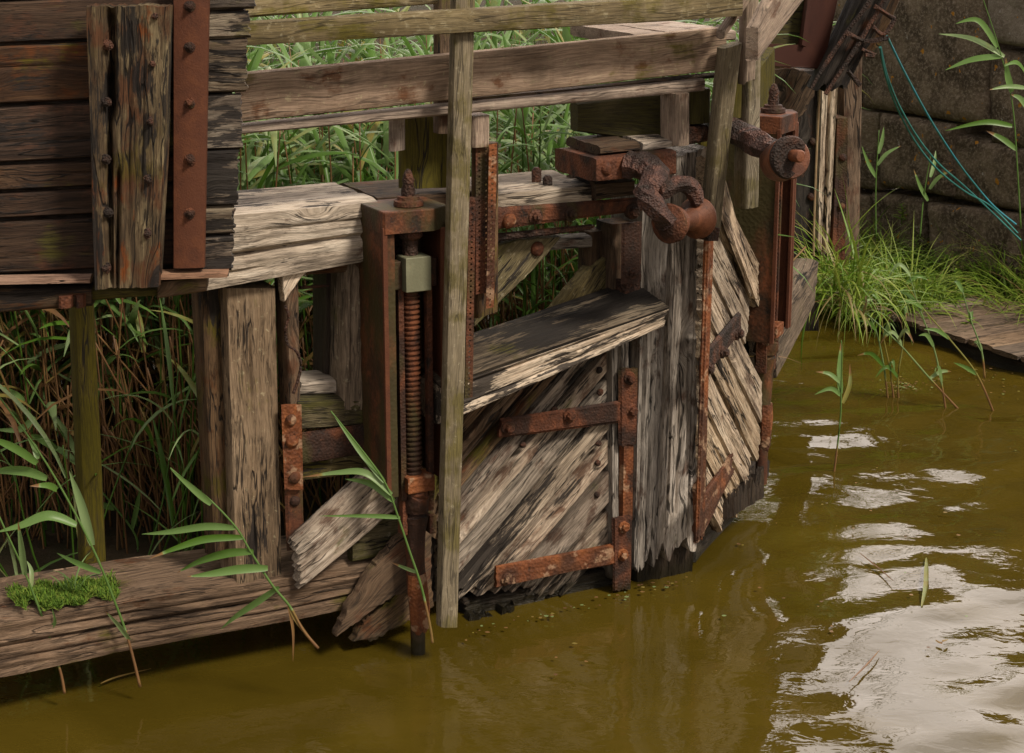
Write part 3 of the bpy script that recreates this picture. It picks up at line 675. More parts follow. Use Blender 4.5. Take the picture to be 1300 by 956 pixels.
# lower stile with T strap and L strap
timber('stile', LP, q(776, 748, 774, 430, 800, 425, 801, 735), .02, .12, M['mitre'], gate, jag=(.06, 0), amp=.005, kd=.007, cracks=[(.5, 0, 1, .01, .04)])
timber('rusty_fillet', LP, q(789, 660, 790, 560, 806, 560, 805, 660), .045, .04, M['rustbright'], gate, amp=.004, kd=.006)
st = timber('iron_strap', LP, q(632, 557, 814, 533, 813, 504, 633, 532), .05, .018, M['rust'], gate, amp=.002, kd=.010, wob=.005, jag=(.01, 0))
for p in ((645, 543), (723, 527), (802, 521)): bolt(LP, *p, .05, st, 'big', 'rust', .9)
st = timber('iron_strap', LP, q(787, 568, 787, 468, 813, 464, 812, 565), .055, .018, M['rust'], gate, amp=.002, kd=.010, jag=(.01, .01))
bolt(LP, 799, 480, .055, st, 'big', 'rust', .9)
st = timber('iron_strap', LP, q(628, 749, 790, 715, 790, 689, 629, 719), .06, .022, M['rustbright'], gate, amp=.004, kd=.008, wob=.007, jag=(.01, 0))
for p in ((643, 735), (790, 704)): bolt(LP, *p, .06, st, 'big', 'rustbright', .9)
st = timber('iron_strap', LP, q(779, 756, 778, 658, 803, 654, 802, 750), .066, .02, M['rust'], gate, amp=.003, kd=.008, jag=(.02, .005))
bolt(LP, 792, 669, .066, st, 'big', 'rustbright', .8)
# mitre posts
timber('mitre_post', LP, q(803, 752, 814, 250, 853, 245, 832, 738), .06, .26, M['mitre'], gate, jag=(.12, 0), amp=.006, kd=.006, wob=.004, cracks=[(.25, .1, .9, .006, .03), (.55, .0, .6, .007, .03), (.8, .3, 1, .006, .02)], jf=28)
timber('mitre_post', LP, q(834, 728, 855, 198, 898, 184, 886, 704), .075, .28, M['mitre'], gate, jag=(.12, .01), amp=.006, kd=.006, wob=.004, cracks=[(.2, 0, .9, .006, .03), (.45, .1, 1, .008, .03), (.75, 0, .8, .006, .03)], jf=28)
timber('mitre_post_core', LP, q(810, 790, 808, 660, 884, 650, 880, 745), .0, .2, M['wet'], gate, jag=(0, 0), amp=.008)
timber('edge_iron', LP, q(887, 668, 899, 300, 904, 298, 894, 665), .085, .05, M['rustbright'], gate, amp=.002, kd=.006)
# rusty box over the mitre
bx = timber('iron_box', LP, q(757, 231, 858, 222, 858, 191, 757, 201), .32, .34, M['rust'], gate, amp=.002, kd=.010, bev=.004)
timber('box_packing', LP, q(762, 198, 812, 193, 812, 180, 762, 185), .27, .28, M['brown'], bx, amp=.005)
timber('box_packing', LP, q(816, 194, 856, 188, 856, 177, 816, 180), .26, .28, M['silver'], bx, amp=.005)
bolt(LP, 770, 214, .32, bx, 'round', 'rust'); 
timber('iron_clamp', LP, q(860, 188, 901, 181, 902, 160, 860, 160), .14, .12, M['rustdark'], gate, amp=.003)
# bolts standing on top of the beam
for x, y, wv_ in ((681, 216, -.02), (695, 226, .04)):
    p = LP.at(x, y, wv_); tube('stud', [p-[0, 0, .06], p, p+[0, 0, .012]], [.020, .022, .012], M['rustdark'], gate, n=8, rough=.2)

# ================================================================== FAR LEAF OF THE GATE
far = thing('lock_gate', RP.at(930, 640, 0), 'farther gate leaf of pale splintered planks with ragged tips, beyond the tall grey posts', 'lock gate')
fam = [(196, 262, 962, .10), (266, 338, 948, .05), (338, 400, 970, .07), (403, 458, 962, .07), (461, 520, 950, .09), (523, 585, 936, .09), (588, 640, 918, .08)]
for i, (ya, yb, xe, jg) in enumerate(fam):
    s1 = 2.05; x0 = 897
    timber('plank', RP, [(x0, yb-1.5), (xe+6-(5 if i else 0), yb+s1*(xe+6-x0)-(14 if i else 6)), (xe+6, ya+s1*(xe+6-x0)), (x0, ya+1.5)], random.uniform(.045, .065), .05, M['sand'], far, jag=(.01, jg*.6), amp=.004, kd=.007, bev=.008,
           cracks=[(random.uniform(.3, .7), .1, .9, .006, .02)])
timber('backing_board', RP, q(897, 560, 897, 180, 985, 60, 985, 430), -.12, .05, M['green'], far, jag=(.02, 0))
timber('splinter', RP, q(912, 262, 962, 392, 967, 385, 918, 215), .09, .02, M['sand'], far, jag=(0, .10), amp=.004)
st = timber('iron_strap', RP, q(893, 484, 941, 424, 940, 396, 893, 452), .085, .02, M['rustdark'], far, amp=.003, kd=.01)
for p in ((898, 468), (917, 447), (936, 423)): bolt(RP, *p, .085, st, 'big', 'rustdark', .9)
timber('iron_strap', RP, q(884, 692, 936, 596, 935, 572, 886, 642), .085, .02, M['rustbright'], far, amp=.005, kd=.006, wob=.01, jag=(.01, .04))
timber('iron_edge', LP, q(884, 700, 881, 612, 894, 600, 893, 690), .10, .03, M['rustbright'], far, amp=.005, jag=(.05, .03))
timber('low_beam', RP, q(884, 716, 968, 622, 966, 562, 890, 645), -.03, .14, M['wet'], far, jag=(0, .06), amp=.01)  # raised dark and ragged to cover sky reflection below the planks
timber('edge_iron', RP, q(886, 690, 899, 300, 906, 296, 894, 684), .095, .022, M['rustbright'], far, amp=.003, kd=.006, jag=(.03, 0))
timber('rotten_board', RP, q(922, 660, 922, 612, 972, 578, 972, 630), .07, .03, M['wet'], far, jag=(0, .09), jf=70, kd=.005, amp=.006)
timber('rotten_board', LP, q(588, 815, 588, 768, 655, 755, 655, 800), .03, .04, M['wet'], gate, jag=(0, .07), jf=25, kd=.006, amp=.008)
timber('iron_bar', LP, q(382, 368, 418, 365, 418, 361, 382, 363), -.02, .015, M['rust'], gate, amp=.001)
timber('inner_rail', LP, q(384, 350, 436, 346, 436, 338, 384, 341), -.06, .10, M['brown'], gate)
tb = timber('sole_timber', RP, q(986, 482, 1034, 388, 1040, 330, 986, 420), .05, .14, M['heel'], far, amp=.004, bow=-.0)
timber('stub', RP, q(937, 622, 938, 596, 978, 575, 976, 608), -.02, .1, M['wet'], far, jag=(.02, .03), amp=.01)

# ================================================================== SCREW GEARS
def gearmesh(name, boxes, mat, parent, tubes=(), seed=1):
    parts = [boxdata(*b[:3], c=b[3:6], bev=.003, rough=.0012, seed=seed+i) for i, b in enumerate(boxes)]
    parts += [tube_data(*t[:2], **t[2]) for t in tubes]
    V, Fc = merge(parts); V = np.array(V)
    c = (V.min(0)+V.max(0))/2; me = bpy.data.meshes.new(name); me.from_pydata((V-c).tolist(), [], Fc); me.polygons.foreach_set('use_smooth', [True]*len(Fc)); me.set_sharp_from_angle(angle=rad(35))
    me.materials.append(M[mat]); o = bpy.data.objects.new(name, me); COL.objects.link(o)
    po = LORG.get(parent.name, np.zeros(3)); o.location = c-po; LORG[o.name] = c; o.parent = parent
    return o
LORG = {}
def make_gear(label, group):
    """local frame: x along the leaf, -y out of it, z up; origin at the foot of the housing"""
    r = bpy.data.objects.new('screw_gear', None); COL.objects.link(r); r.empty_display_size = .1; tag(r, label, 'screw gear', group)
    Hh = 1.14; Wg = .262; Dp = .24
    gearmesh('side_flange', [(.014, Dp, Hh-.08, -Wg/2, 0, (Hh-.08)/2), (.036, .012, Hh-.08, -Wg/2+.020, -Dp/2+.004, (Hh-.08)/2)], 'rustflank', r)
    gearmesh('side_flange', [(.014, Dp, Hh-.10, Wg/2, 0, (Hh-.10)/2+.02), (.034, .012, Hh-.10, Wg/2-.016, -Dp/2-.004, (Hh-.10)/2+.02)], 'rustsmooth', r)  # brighter rust than the left flange, lightening a shaded part by colour
    gearmesh('edge_strip', [(.018, .016, Hh-.06, -Wg/2-.004, -Dp/2-.004, (Hh-.06)/2)], 'rustsmooth', r)
    gearmesh('edge_strip', [(.018, .016, Hh-.08, Wg/2+.004, -Dp/2-.004, (Hh-.08)/2+.02)], 'rustsmooth', r)
    gearmesh('back_plate', [(Wg, .012, Hh, 0, Dp/2, Hh/2)], 'rustflank', r)
    # cap: a hexagonal-nosed casting
    pts = [(-.142, Dp/2), (-.142, -Dp/2-.008), (-.135, -Dp/2-.016), (.06, -Dp/2-.030), (.142, -Dp/2+.02), (.142, Dp/2)]
    V = []; Fc = []
    n = len(pts)
    for z, k in ((Hh-.085, 1), (Hh-.082, 1.0), (Hh-.004, 1.0), (Hh, .985)):
        for (x, y) in pts: V.append((x*k, y*k, z))
    for a in range(3):
        for i in range(n): Fc.append([a*n+i, a*n+(i+1) % n, (a+1)*n+(i+1) % n, (a+1)*n+i])
    Fc.append(list(range(n))[::-1]); Fc.append([3*n+i for i in range(n)])
    me = bpy.data.meshes.new('cap'); me.from_pydata(V, [], Fc); me.materials.append(M['rustchan']); o = bpy.data.objects.new('cap', me); COL.objects.link(o); o.parent = r; LORG[o.name] = np.zeros(3); cap = o
    def lz(name, prof, mat, parent, c=(0, 0), n=20, rough=.03):
        V = []; Fc = []
        for (rr, h) in prof:
            for k in range(n):
                a = 2*math.pi*k/n; q = rr*(1+rough*2*float(vn(k*.8, h*40, 5))); V.append((c[0]+q*math.cos(a), c[1]+q*math.sin(a), h))
        for i in range(len(prof)-1):
            for k in range(n): Fc.append([i*n+k, i*n+(k+1) % n, (i+1)*n+(k+1) % n, (i+1)*n+k])
        Fc.append(list(range(n))[::-1]); Fc.append([(len(prof)-1)*n+k for k in range(n)])
        V = np.array(V); cc = (V.min(0)+V.max(0))/2; me = bpy.data.meshes.new(name); me.from_pydata((V-cc).tolist(), [], Fc); me.polygons.foreach_set('use_smooth', [True]*len(Fc)); me.set_sharp_from_angle(angle=rad(40)); me.materials.append(M[mat])
        o = bpy.data.objects.new(name, me); COL.objects.link(o); o.parent = parent; o.location = cc-LORG.get(parent.name, np.zeros(3)); LORG[o.name] = cc; return o
    ys = -.05
    lz('washer', [(.052, Hh-.002), (.058, Hh+.004), (.056, Hh+.022), (.044, Hh+.026), (.042, Hh+.038), (.034, Hh+.040)], 'rust', cap, (0, ys))
    lz('spindle', [(.024, Hh+.03), (.026, Hh+.06), (.022, Hh+.085), (.026, Hh+.10), (.012, Hh+.135), (.006, Hh+.142)], 'rustdark', r, (0, ys), rough=.12)
    lz('collar', [(.030, Hh-.20), (.032, Hh-.13), (.034, Hh-.128), (.05, Hh-.115), (.05, Hh-.088)], 'rustdark', r, (0, ys-.01))
    nutz = Hh-.255
    nb_ = gearmesh('nut_block', [(.105, .09, .135, .005, ys-.03, nutz)], 'greymetal', r)
    gearmesh('lug', [(.035, .06, .11, -.068, ys-.01, nutz-.005)], 'rustchan', nb_); gearmesh('lug', [(.035, .06, .11, .078, ys-.01, nutz-.005)], 'rustchan', nb_)
    prof = []; z = .02; pz = .0205
    while z < nutz-.05:
        prof += [(.026, z), (.0265, z+pz*.22), (.0345, z+pz*.38), (.0345, z+pz*.66), (.0265, z+pz*.84)]; z += pz
    lz('threaded_rod', prof, 'rustchan', r, (0, ys-.01), n=24, rough=.01)
    for sx in (-.052, .068):
        gearmesh('side_bar', [(.022, .030, .95, sx, ys-.02, .44)], 'rust', r)
    gearmesh('foot_block', [(.115, .10, .065, .008, ys-.02, .035)], 'rustbright', r)
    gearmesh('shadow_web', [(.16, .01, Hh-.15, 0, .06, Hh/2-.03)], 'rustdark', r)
    # paddle rod below the housing
    rodp = [(.008, ys-.01, .04), (.008, ys-.01, -.03), (.010, ys, -.09), (.008, ys, -.20), (.008, ys, -.32), (.012, ys, -.46), (.016, ys, -.56), (.016, ys, -.80)]
    rr = [.045, .055, .058, .042, .038, .040, .032, .028]
    o = gearmesh('paddle_rod', [], 'rustchan', r, tubes=[([*map(np.array, smooth_path(rodp, 4))], list(np.interp(np.linspace(0, 7, 29), range(8), rr)), dict(n=12, rough=.09, seed=4))])
    gearmesh('shackle', [(.03, .06, .09, .065, ys, -.05), (.03, .06, .08, .075, ys, -.155), (.02, .05, .17, -.045, ys, -.10)], 'rust', o)
    gearmesh('rod_foot', [], 'rustbright', r, tubes=[([np.array(p) for p in ((.012, ys, -.36), (.014, ys, -.44), (.016, ys, -.52), (.018, ys, -.60), (.018, ys, -.62))], [.040, .046, .042, .038, .030], dict(n=12, rough=.2, seed=9))])
    return r
def copy_tree(o, parent=None):
    c = o.copy(); COL.objects.link(c); c.parent = parent
    for ch in o.children: copy_tree(ch, c)
    return c
g1 = make_gear('rusty screw gear in the foreground, its long threaded rod and grey nut facing the camera', 'screw gears of the lock gate')
wf = .30; c0 = (LP.uv(498, 300, wf)+LP.uv(559, 300, wf))/2; zt = LP.uv(497, 268, wf)[1]
g1.location = LP.P(c0[0], zt-1.14, wf-.12); g1.rotation_euler = (0, 0, LP.a)
g2 = copy_tree(g1); g2['label'] = 'rusty screw gear farther off on the far leaf, seen side-on with a green-stained flank'
wf = .12; ul = RP.uv(984, 300, wf)[0]; zt2 = RP.uv(985, 150, wf)[1]
g2.location = RP.P(ul+.131, zt2-1.14*.93, wf-.12); g2.rotation_euler = (0, 0, RP.a); g2.scale = (1, 1, .93)

# ================================================================== ROLLER ARMS
a1 = thing('roller_arm', LP.at(845, 260, .3), 'rusty crank arm with a double-flanged spool, jutting from the iron box', 'roller arm', 'roller arms of the gate')
tube('arm', smooth_path([LP.at(x, y, w_) for x, y, w_ in ((796, 208, .30), (818, 212, .36), (833, 224, .44), (822, 243, .49), (832, 264, .52), (848, 283, .535))]), list(np.interp(np.linspace(0, 5, 31), range(6), [.068, .072, .064, .056, .056, .054])), M['rustflaky'], a1, n=7, rough=.24, seed=2, flat=.8, sharp=22)
tube('link', smooth_path([LP.at(x, y, w_) for x, y, w_ in ((828, 246, .46), (844, 240, .45), (862, 234, .44), (876, 238, .43), (886, 256, .42))]), list(np.interp(np.linspace(0, 4, 25), range(5), [.034, .038, .036, .038, .030])), M['rustflaky'], a1, n=6, rough=.2, sharp=22, seed=5)
ca = LP.at(849, 284, .53); cb = LP.at(883, 277, .40); ax = ca-cb; D1 = np.linalg.norm(ax)
lathe('spool', cb, ax, [(.030, -.035), (.070, -.034), (.084, -.024), (.086, -.012), (.072, .010), (.048, .035), (.036, D1*.45), (.040, D1*.62), (.066, D1*.78), (.072, D1*.86), (.070, D1*.94)], M['rustspool'], a1, n=48, rough=.01)
lathe('flange', ca, ax, [(.040, -.02), (.074, -.018), (.079, -.006), (.075, .004), (.060, .010), (.045, .022), (.022, .026)], M['rust'], a1, n=32, rough=.08)
a2 = thing('roller_arm', LP.at(975, 190, .3), 'thick flaking crank arm ending in a round bolted roller beside the farther screw gear', 'roller arm', 'roller arms of the gate')
dd = 8.75
P2 = lambda x, y, d=dd: at_y(x, y, d)
tube('arm', smooth_path([P2(900, 156, 7.82), P2(928, 165, 7.55), P2(955, 178, 7.38), P2(982, 191, 7.22), P2(1008, 199, 7.10)]), list(np.interp(np.linspace(0, 4, 25), range(5), [.054, .066, .062, .056, .046])), M['rustflaky'], a2, n=8, rough=.2, sharp=22, seed=8, flat=.85)
c2 = P2(1003, 200, 7.06); ax2 = np.array([.42, -.90, .06])
lathe('roller', P2(988, 205, 7.25), P2(1003, 200, 7.06)-P2(988, 205, 7.25), [(.04, -.02), (.072, -.01), (.082, .02), (.082, .05), (.078, .10), (.082, .15), (.084, .18), (.080, .19), (.05, .192)], M['rustspool'], a2, n=40, rough=.02)
rl = lathe('flange', c2, ax2, [(.05, -.03), (.082, -.02), (.086, -.004), (.080, .008), (.064, .012), (.05, .006), (.036, .006)], M['rustdark'], a2, n=36, rough=.03)
lathe('pin', P2(1012, 198, 7.03), ax2, [(.024, -.03), (.025, .018), (.020, .026), (.006, .028)], M['rustspool'], rl, n=14, rough=.06)

# ================================================================== GUARD RAIL
rail = thing('guard_rail', LP.at(600, 300, .4), 'mossy timber guard rail of long boards and upright planks along the top of the gate', 'guard rail')
timber('top_rail', LP, q(300, 61, 943, 22, 943, -10, 300, 28.5), .46, .07, M['railmoss'], rail, amp=.0015, wob=.004, kd=.02)
timber('upper_board', LP, q(312, 25, 556, 6, 556, -38, 312, -16), .30, .05, M['railmoss'], rail, amp=.0015)
timber('tall_board', LP, q(559, 797, 579, -40, 607, -40, 583, 797), .42, .06, M['post'], rail, amp=.0012, wob=.002, kd=.015)
timber('back_upright', LP, q(556, 170, 556, -40, 576, -40, 576, 170), .20, .06, M['brown'], rail, amp=.001)
timber('middle_board', LP, q(304, 157, 923, 90, 922, 34, 306, 93), .28, .055, M['rail'], rail, amp=.001, wob=.002, kd=.02)
timber('lower_board', LP, q(300, 173, 896, 117, 896, 99, 300, 158.5), .25, .08, M['rail'], rail, amp=.0012, wob=.0025, jag=(0, .004))
timber('thin_batten', LP, q(590, 130, 922, 98, 922, 92, 590, 124), .22, .06, M['brown'], rail, amp=.004, jag=(0, .02))
timber('post_stub', LP, q(600, 188, 600, 148, 624, 146, 624, 186), .22, .20, M['rail'], rail, jag=(0, 0), amp=.004)
timber('splice_board', LP, q(497, 193, 497, 152, 516, 150, 516, 190), .16, .04, M['rail'], rail)
timber('back_board', LP, q(510, 240, 510, 150, 572, 145, 572, 238), .04, .05, M['green'], rail)
timber('back_board', LP, q(733, 168, 861, 187, 861, 118, 733, 130), .10, .06, M['green'], rail)
timber('post_stub', LP, q(859, 186, 859, 120, 877, 118, 877, 184), .30, .14, M['rail'], rail)
timber('post_stub', LP, q(876, 158, 876, 116, 904, 112, 904, 156), .14, .1, M['green'], rail)  # dark green block added to stand for a dark gap beside the stub
timber('upright', LP, q(896, 298, 920, 62, 944, 54, 916, 300), .38, .07, M['post'], rail, amp=.001)
timber('upright_foot', LP, q(896, 306, 896, 288, 916, 290, 914, 306), .40, .1, M['rustdark'], rail)
timber('upright', LP, q(944, 112, 948, -40, 968, -40, 960, 108), .36, .06, M['rail'], rail, amp=.001, jag=(.02, 0))
timber('upright', LP, q(946, 268, 948, 75, 968, 70, 965, 264), .26, .10, M['post'], rail, amp=.001, jag=(.01, 0))
timber('upright', LP, q(922, 150, 930, 66, 945, 66, 944, 150), .24, .06, M['green'], rail)
timber('slanting_board', LP, q(920, 51, 966, -14, 960, -24, 920, 38), .42, .06, M['rail'], rail)
timber('far_board', RP, q(962, 78, 1028, -8, 988, -16, 963, 34), .42, .05, M['rail'], rail, amp=.001)
timber('far_board', RP, q(965, 60, 1060, -40, 1045, -46, 965, 40), .05, .05, M['rail'], rail)
# walkway boards seen on top behind the middle board
def walkway():
    z = LP.uv(820, 44, .2)[1]; u0 = LP.uv(815, 44, .2)[0]; u1 = LP.uv(945, 34, .2)[0]; n = 3
    for k in range(n):
        a = u0+(u1-u0)*k/n; b = u0+(u1-u0)*(k+1)/n-.012
        timber('deck_board', LP, [(a, z-.05), (b, z-.05), (b, z), (a, z)], .16, .55, M['rail'], rail, px=False, amp=.001)
walkway()
# perforated angle irons beside the tall board
def perforated(name, quad, w, mat, cols, pitch, parent):
    """strip of iron with real holes"""
    a = [LP.uv(x, y, w) for x, y in quad]; Ls = np.linalg.norm(a[1]-a[0]); nr = int(Ls/pitch); V = []; Fc = []; Wd = np.linalg.norm(a[3]-a[0])
    P = lambda s, t: a[0]*(1-s)*(1-t)+a[1]*s*(1-t)+a[2]*s*t+a[3]*(1-s)*t
    hr = .0048; th = .005
    for i in range(nr):
        for j in range(cols):
            c = P((i+.5+(.25 if j % 2 else -.25))/nr*.98+.01, (j+.5)/cols); base = len(V)
            cell = [(i/nr, j/cols), ((i+1)/nr, j/cols), ((i+1)/nr, (j+1)/cols), (i/nr, (j+1)/cols)]
            sq = []
            for k in range(4):
                p, r = cell[k], cell[(k+1) % 4]; sq += [P(*p), P((p[0]+r[0])/2, (p[1]+r[1])/2)]
            cc = sum(sq)/8
            hole = [c+hr*np.array([math.cos(t), math.sin(t)]) for t in [math.atan2((s-cc)[1], (s-cc)[0]) for s in sq]]
            for dep in (0, th):
                for s in sq: V.append(LP.P(s[0], s[1], w-dep))
                for h_ in hole: V.append(LP.P(h_[0], h_[1], w-dep))
            for k in range(8):
                m = (k+1) % 8
                Fc.append([base+k, base+m, base+8+m, base+8+k]); Fc.append([base+16+k, base+24+k, base+24+m, base+16+m]); Fc.append([base+8+k, base+8+m, base+24+m, base+24+k])
    # outer rim
    o = emit(name, V, Fc, mat, parent, np.array(V), smooth=False)
    return o
ang = thing('perforated_bracket', LP.at(615, 380, .24), 'rusty perforated angle iron fixed beside the tall board', 'bracket')
perforated('web', [(604, 374), (604, 186), (622, 183), (622, 371)], .20, M['rust'], 2, .024, ang)
perforated('flange', [(617, 392), (621, 184), (631, 182), (627, 390)], .235, M['rustbright'], 1, .022, ang)
timber('backing', LP, q(603, 405, 603, 184, 635, 181, 634, 395), .17, .05, M['brown'], ang)
ang2 = thing('perforated_bracket', LP.at(597, 505, .36), 'narrow perforated iron strip running down the right edge of the tall board', 'bracket')
perforated('web', [(590, 506), (596, 250), (604, 250), (600, 504)], .345, M['rust'], 1, .022, ang2)

# ================================================================== DARK PLANKED PANEL
pan = thing('plank_panel', PP.at(150, 390, 0), 'large dark tarred panel of horizontal planks with a bolted post and rusty iron strip', 'panel')
e = [-75, 0, 57, 134, 208, 244, 280, 350]
for i in range(len(e)-1):
    a, b = e[i]+.8, e[i+1]-.8; xr = 321 - .065*(e[i]+e[i+1])/2
    timber('plank', PP, [(-160, b+8), (xr-3, b-15), (xr, a-14), (-160, a+8)], random.uniform(-.006, .006), .07, M['dark'] if i != 9 else M['darktar'], pan, amp=.0015, jag=(0, .018), wob=.003, kd=.01,
           cracks=[(random.uniform(.3, .7), random.uniform(0, .4), random.uniform(.6, 1), .005, .012)])
e2 = [-75, 12, 48, 118, 190, 262, 298, 344]
for i in range(len(e2)-1):
    a, b = e2[i]+1, e2[i+1]-1; xr = 324 - .075*(e2[i]+e2[i+1])/2
    timber('end_board', PP, [(258, b+2), (xr, b), (xr+random.uniform(-4, 3), a), (258, a+2)], .045+random.uniform(-.006, .01), .035, M['darktar'], pan, amp=.003, jag=(0, .014), kd=.008)
pp = timber('bolted_post', PP, q(119, 370, 107, 5, 218, 5, 203, 366), .17, .12, M['panelpost'], pan, amp=.004, kd=.0055, bev=.010, wob=.004, jag=(.006, .01), ks=.018,
            cracks=[(.24, .02, .78, .013, .09), (.27, .62, .98, .017, .11), (.36, .0, .42, .010, .06), (.52, .2, .8, .004, .015), (.7, .3, .95, .004, .015)])
for x, y in ((137, 57), (135, 130), (134, 202), (137, 270), (134, 340), (197, 20), (194, 81), (191, 154), (189, 228), (187, 296)): bolt(PP, x, y, .166, pp, 'square', 'rustdark', .62)
pi = timber('iron_strip', PP, q(219, 341, 219, -40, 267, -40, 260, 340), .095, .05, M['rustsmooth'], pan, amp=.0006, wob=.001, kd=.03, bev=.004)
for y in (8, 60, 131, 203, 271): bolt(PP, 241, y, .097, pi, 'square', 'rust', .62)
timber('ledge', PP, q(-160, 367, 114, 362, 114, 353, -160, 357), .10, .10, M['ledge'], pan, amp=.0012)
timber('ledge', PP, q(198, 358, 288, 354, 290, 345, 198, 347), .10, .10, M['ledge'], pan, amp=.0012)
timber('lower_beam', PP, q(-160, 410, 116, 389, 116, 363, -160, 368), .06, .16, M['darktar2'] if 'darktar2' in M else M['dark'], pan, amp=.005, wob=.008)
timber('lower_beam', PP, q(114, 384, 203, 378, 203, 366, 114, 366), .03, .16, M['green'], pan)
timber('lower_beam', PP, q(200, 382, 262, 372, 262, 352, 200, 357), .05, .16, M['brown'], pan)
timber('iron_angle', PP, q(72, 392, 72, 378, 92, 376, 92, 391), .09, .06, M['rust'], pan, amp=.001)
timber('iron_angle', PP, q(94, 392, 94, 376, 108, 375, 108, 391), .09, .06, M['rust'], pan, amp=.001)

timber('backing', PP, [(-160, 378), (290, 352), (298, -80), (-160, -80)], -.02, .04, M['wet'], pan, amp=.001)
# posts and log below the panel
o = timber('marker_post', LP, q(106, 735, 92, 370, 121, 370, 138, 733), -.38, .10, M['green'], None, amp=.001, wob=.002)
tag(o, 'slim green algae-covered post standing behind the log, below the dark panel', 'post')
log = timber('sill_log', LP, q(-120, 882, 535, 757, 520, 706, -120, 806), .075, .46, M['log'], None, amp=.006, wob=.018, kd=.007, bev=.02, jag=(0, .05), cracks=[(.55, 0, .7, .010, .03), (.3, .1, .9, .008, .025), (.75, .3, 1, .008, .02)])
tag(log, 'huge worn timber sill lying just above the water in front of the reeds', 'timber')

# ================================================================== BACKGROUND IRON AND TIMBER
br = thing('steel_bracket', at_y(1010, 88, 10.0), 'maroon painted steel angle frame at the top right of the gate', 'bracket')
BP = Plane(at_y(1010, 60, 10.0), 20)
plate('frame', BP, [(974, 84), (975, 56), (1020, 58), (1034, -40), (1072, -40), (1046, 88)], 0, .10, M['rustbrown'], br, jag=.0008)
plate('rib', BP, [(1030, -40), (1036, -40), (1023, 60), (1018, 58)], .025, .03, M['rustbrown'], br, jag=.0005)
plate('infill_board', BP, [(976, 60), (1022, 60), (1034, -20), (1000, -20)], -.06, .04, M['green'], br, jag=.001)
qp = thing('quoin_post', at_y(1050, 330, 10.6), 'black tarred hollow post with a white splintered edge and a rusty strip', 'post')
QP = Plane(at_y(1050, 300, 10.6), 12)
timber('tarred_face', QP, q(1004, 420, 1004, 90, 1044, 90, 1041, 420), 0, .3, M['blackwood'] if 'blackwood' in M else M['wet'], qp)
timber('white_edge', QP, q(1036, 330, 1044, 70, 1068, 60, 1052, 330), .05, .25, M['sand'], qp, amp=.008, kd=.006, cracks=[(.5, 0, 1, .01, .05)], jag=(.04, .05))
st = timber('rusty_strip', QP, q(1054, 330, 1062, 150, 1078, 150, 1074, 330), .06, .2, M['rust'], qp, amp=.005, kd=.008)
timber('side_board', QP, q(1070, 330, 1068, 60, 1096, 60, 1092, 330), -.06, .2, M['brown'], qp, amp=.004)
for x, y in ((1032, 180), (1030, 250), (1070, 200), (1068, 262)): bolt(QP, x, y, .01 if x < 1050 else .06, qp if x < 1050 else st, 'round', 'rust', 1)
rd = thing('balance_arm', at_y(1090, 100, 9.9), 'dark decayed timber sloping across the top right corner, wrapped with rusty rods and chain', 'timber')
AP = Plane(at_y(1090, 60, 9.9), 5)
timber('timber', AP, q(1034, 122, 1118, -60, 1162, -60, 1072, 120), 0, .25, M['blackwood'], rd, amp=.008, jag=(.05, 0), cracks=[(.5, .1, .9, .01, .04)])
timber('timber', AP, q(1075, 88, 1150, -60, 1168, -60, 1118, 62), -.06, .2, M['brown'], rd, amp=.008, jag=(.04, 0))
for path in (((1030, 112), (1062, 60), (1098, 10), (1120, -30)), ((1048, 120), (1085, 62), (1118, 10), (1140, -30)), ((1075, 42), (1098, 52), (1128, 48)), ((1108, 34), (1122, 44), (1136, 24)), ((1094, 62), (1110, 70), (1098, 70)), ((1076, 90), (1092, 108)), ((1110, 8), (1136, 24))):
    tube('rod', smooth_path([AP.at(x, y, .05+.02*random.random()) for x, y in path], 5), .012, M['rustdark'], rd, n=7, rough=.35, seed=random.randint(0, 50))
rs = thing('rotten_stump', at_y(1010, 130, 10.4), 'round brown rotten timber end behind the farther screw gear', 'timber')
SP = Plane(at_y(1010, 120, 10.5), 10)
plate('end_grain', SP, [(975, 88), (1012, 86), (1036, 100), (1034, 122), (1020, 148), (1002, 156), (985, 150), (974, 120)], 0, .3, M['brown'], rs, jag=.01, ang=60)
timber('cleat', SP, q(968, 112, 968, 84, 1006, 84, 1006, 110), -.02, .1, M['rust'], rs, amp=.006)
tag(tube('dry_stalk', smooth_path([at_y(x, y, 10.2) for x, y in ((1042, 100), (1039, 150), (1036, 210), (1033, 300), (1033, 325))]), .006, M['drystem'], None, n=6), 'thin pale stalk hanging straight down in front of the black post', 'stalk')
def rope(name, pts, r, mat, lab):
    P = smooth_path([at_y(x, y, d) for x, y, d in pts], 8); o = tube(name, P, r, mat, None, n=8); tag(o, lab, 'rope', 'thin ropes tied to the sloping timber'); return o
rope('rope', [(1126, 46, 9.9), (1150, 95, 10.4), (1180, 150, 11), (1212, 200, 11.6), (1236, 232, 12), (1262, 262, 12.1), (1290, 285, 12.1)], .0065, M['ropeblue'], 'bright blue thin rope pulled straight from the sloping timber to the bank')
rope('rope', [(1117, 60, 9.9), (1124, 95, 10.2), (1138, 135, 10.6), (1162, 180, 11), (1190, 215, 11.4), (1225, 243, 11.8), (1258, 262, 12), (1292, 296, 12)], .006, M['rope'], 'slack teal rope, the lower of the two hanging in a curve')
rope('rope', [(1118, 60, 9.92), (1126, 95, 10.22), (1142, 135, 10.6), (1166, 176, 11), (1192, 208, 11.4), (1225, 237, 11.8), (1258, 268, 12), (1296, 305, 12)], .006, M['rope'], 'slack teal rope, the upper of the two hanging in a curve')

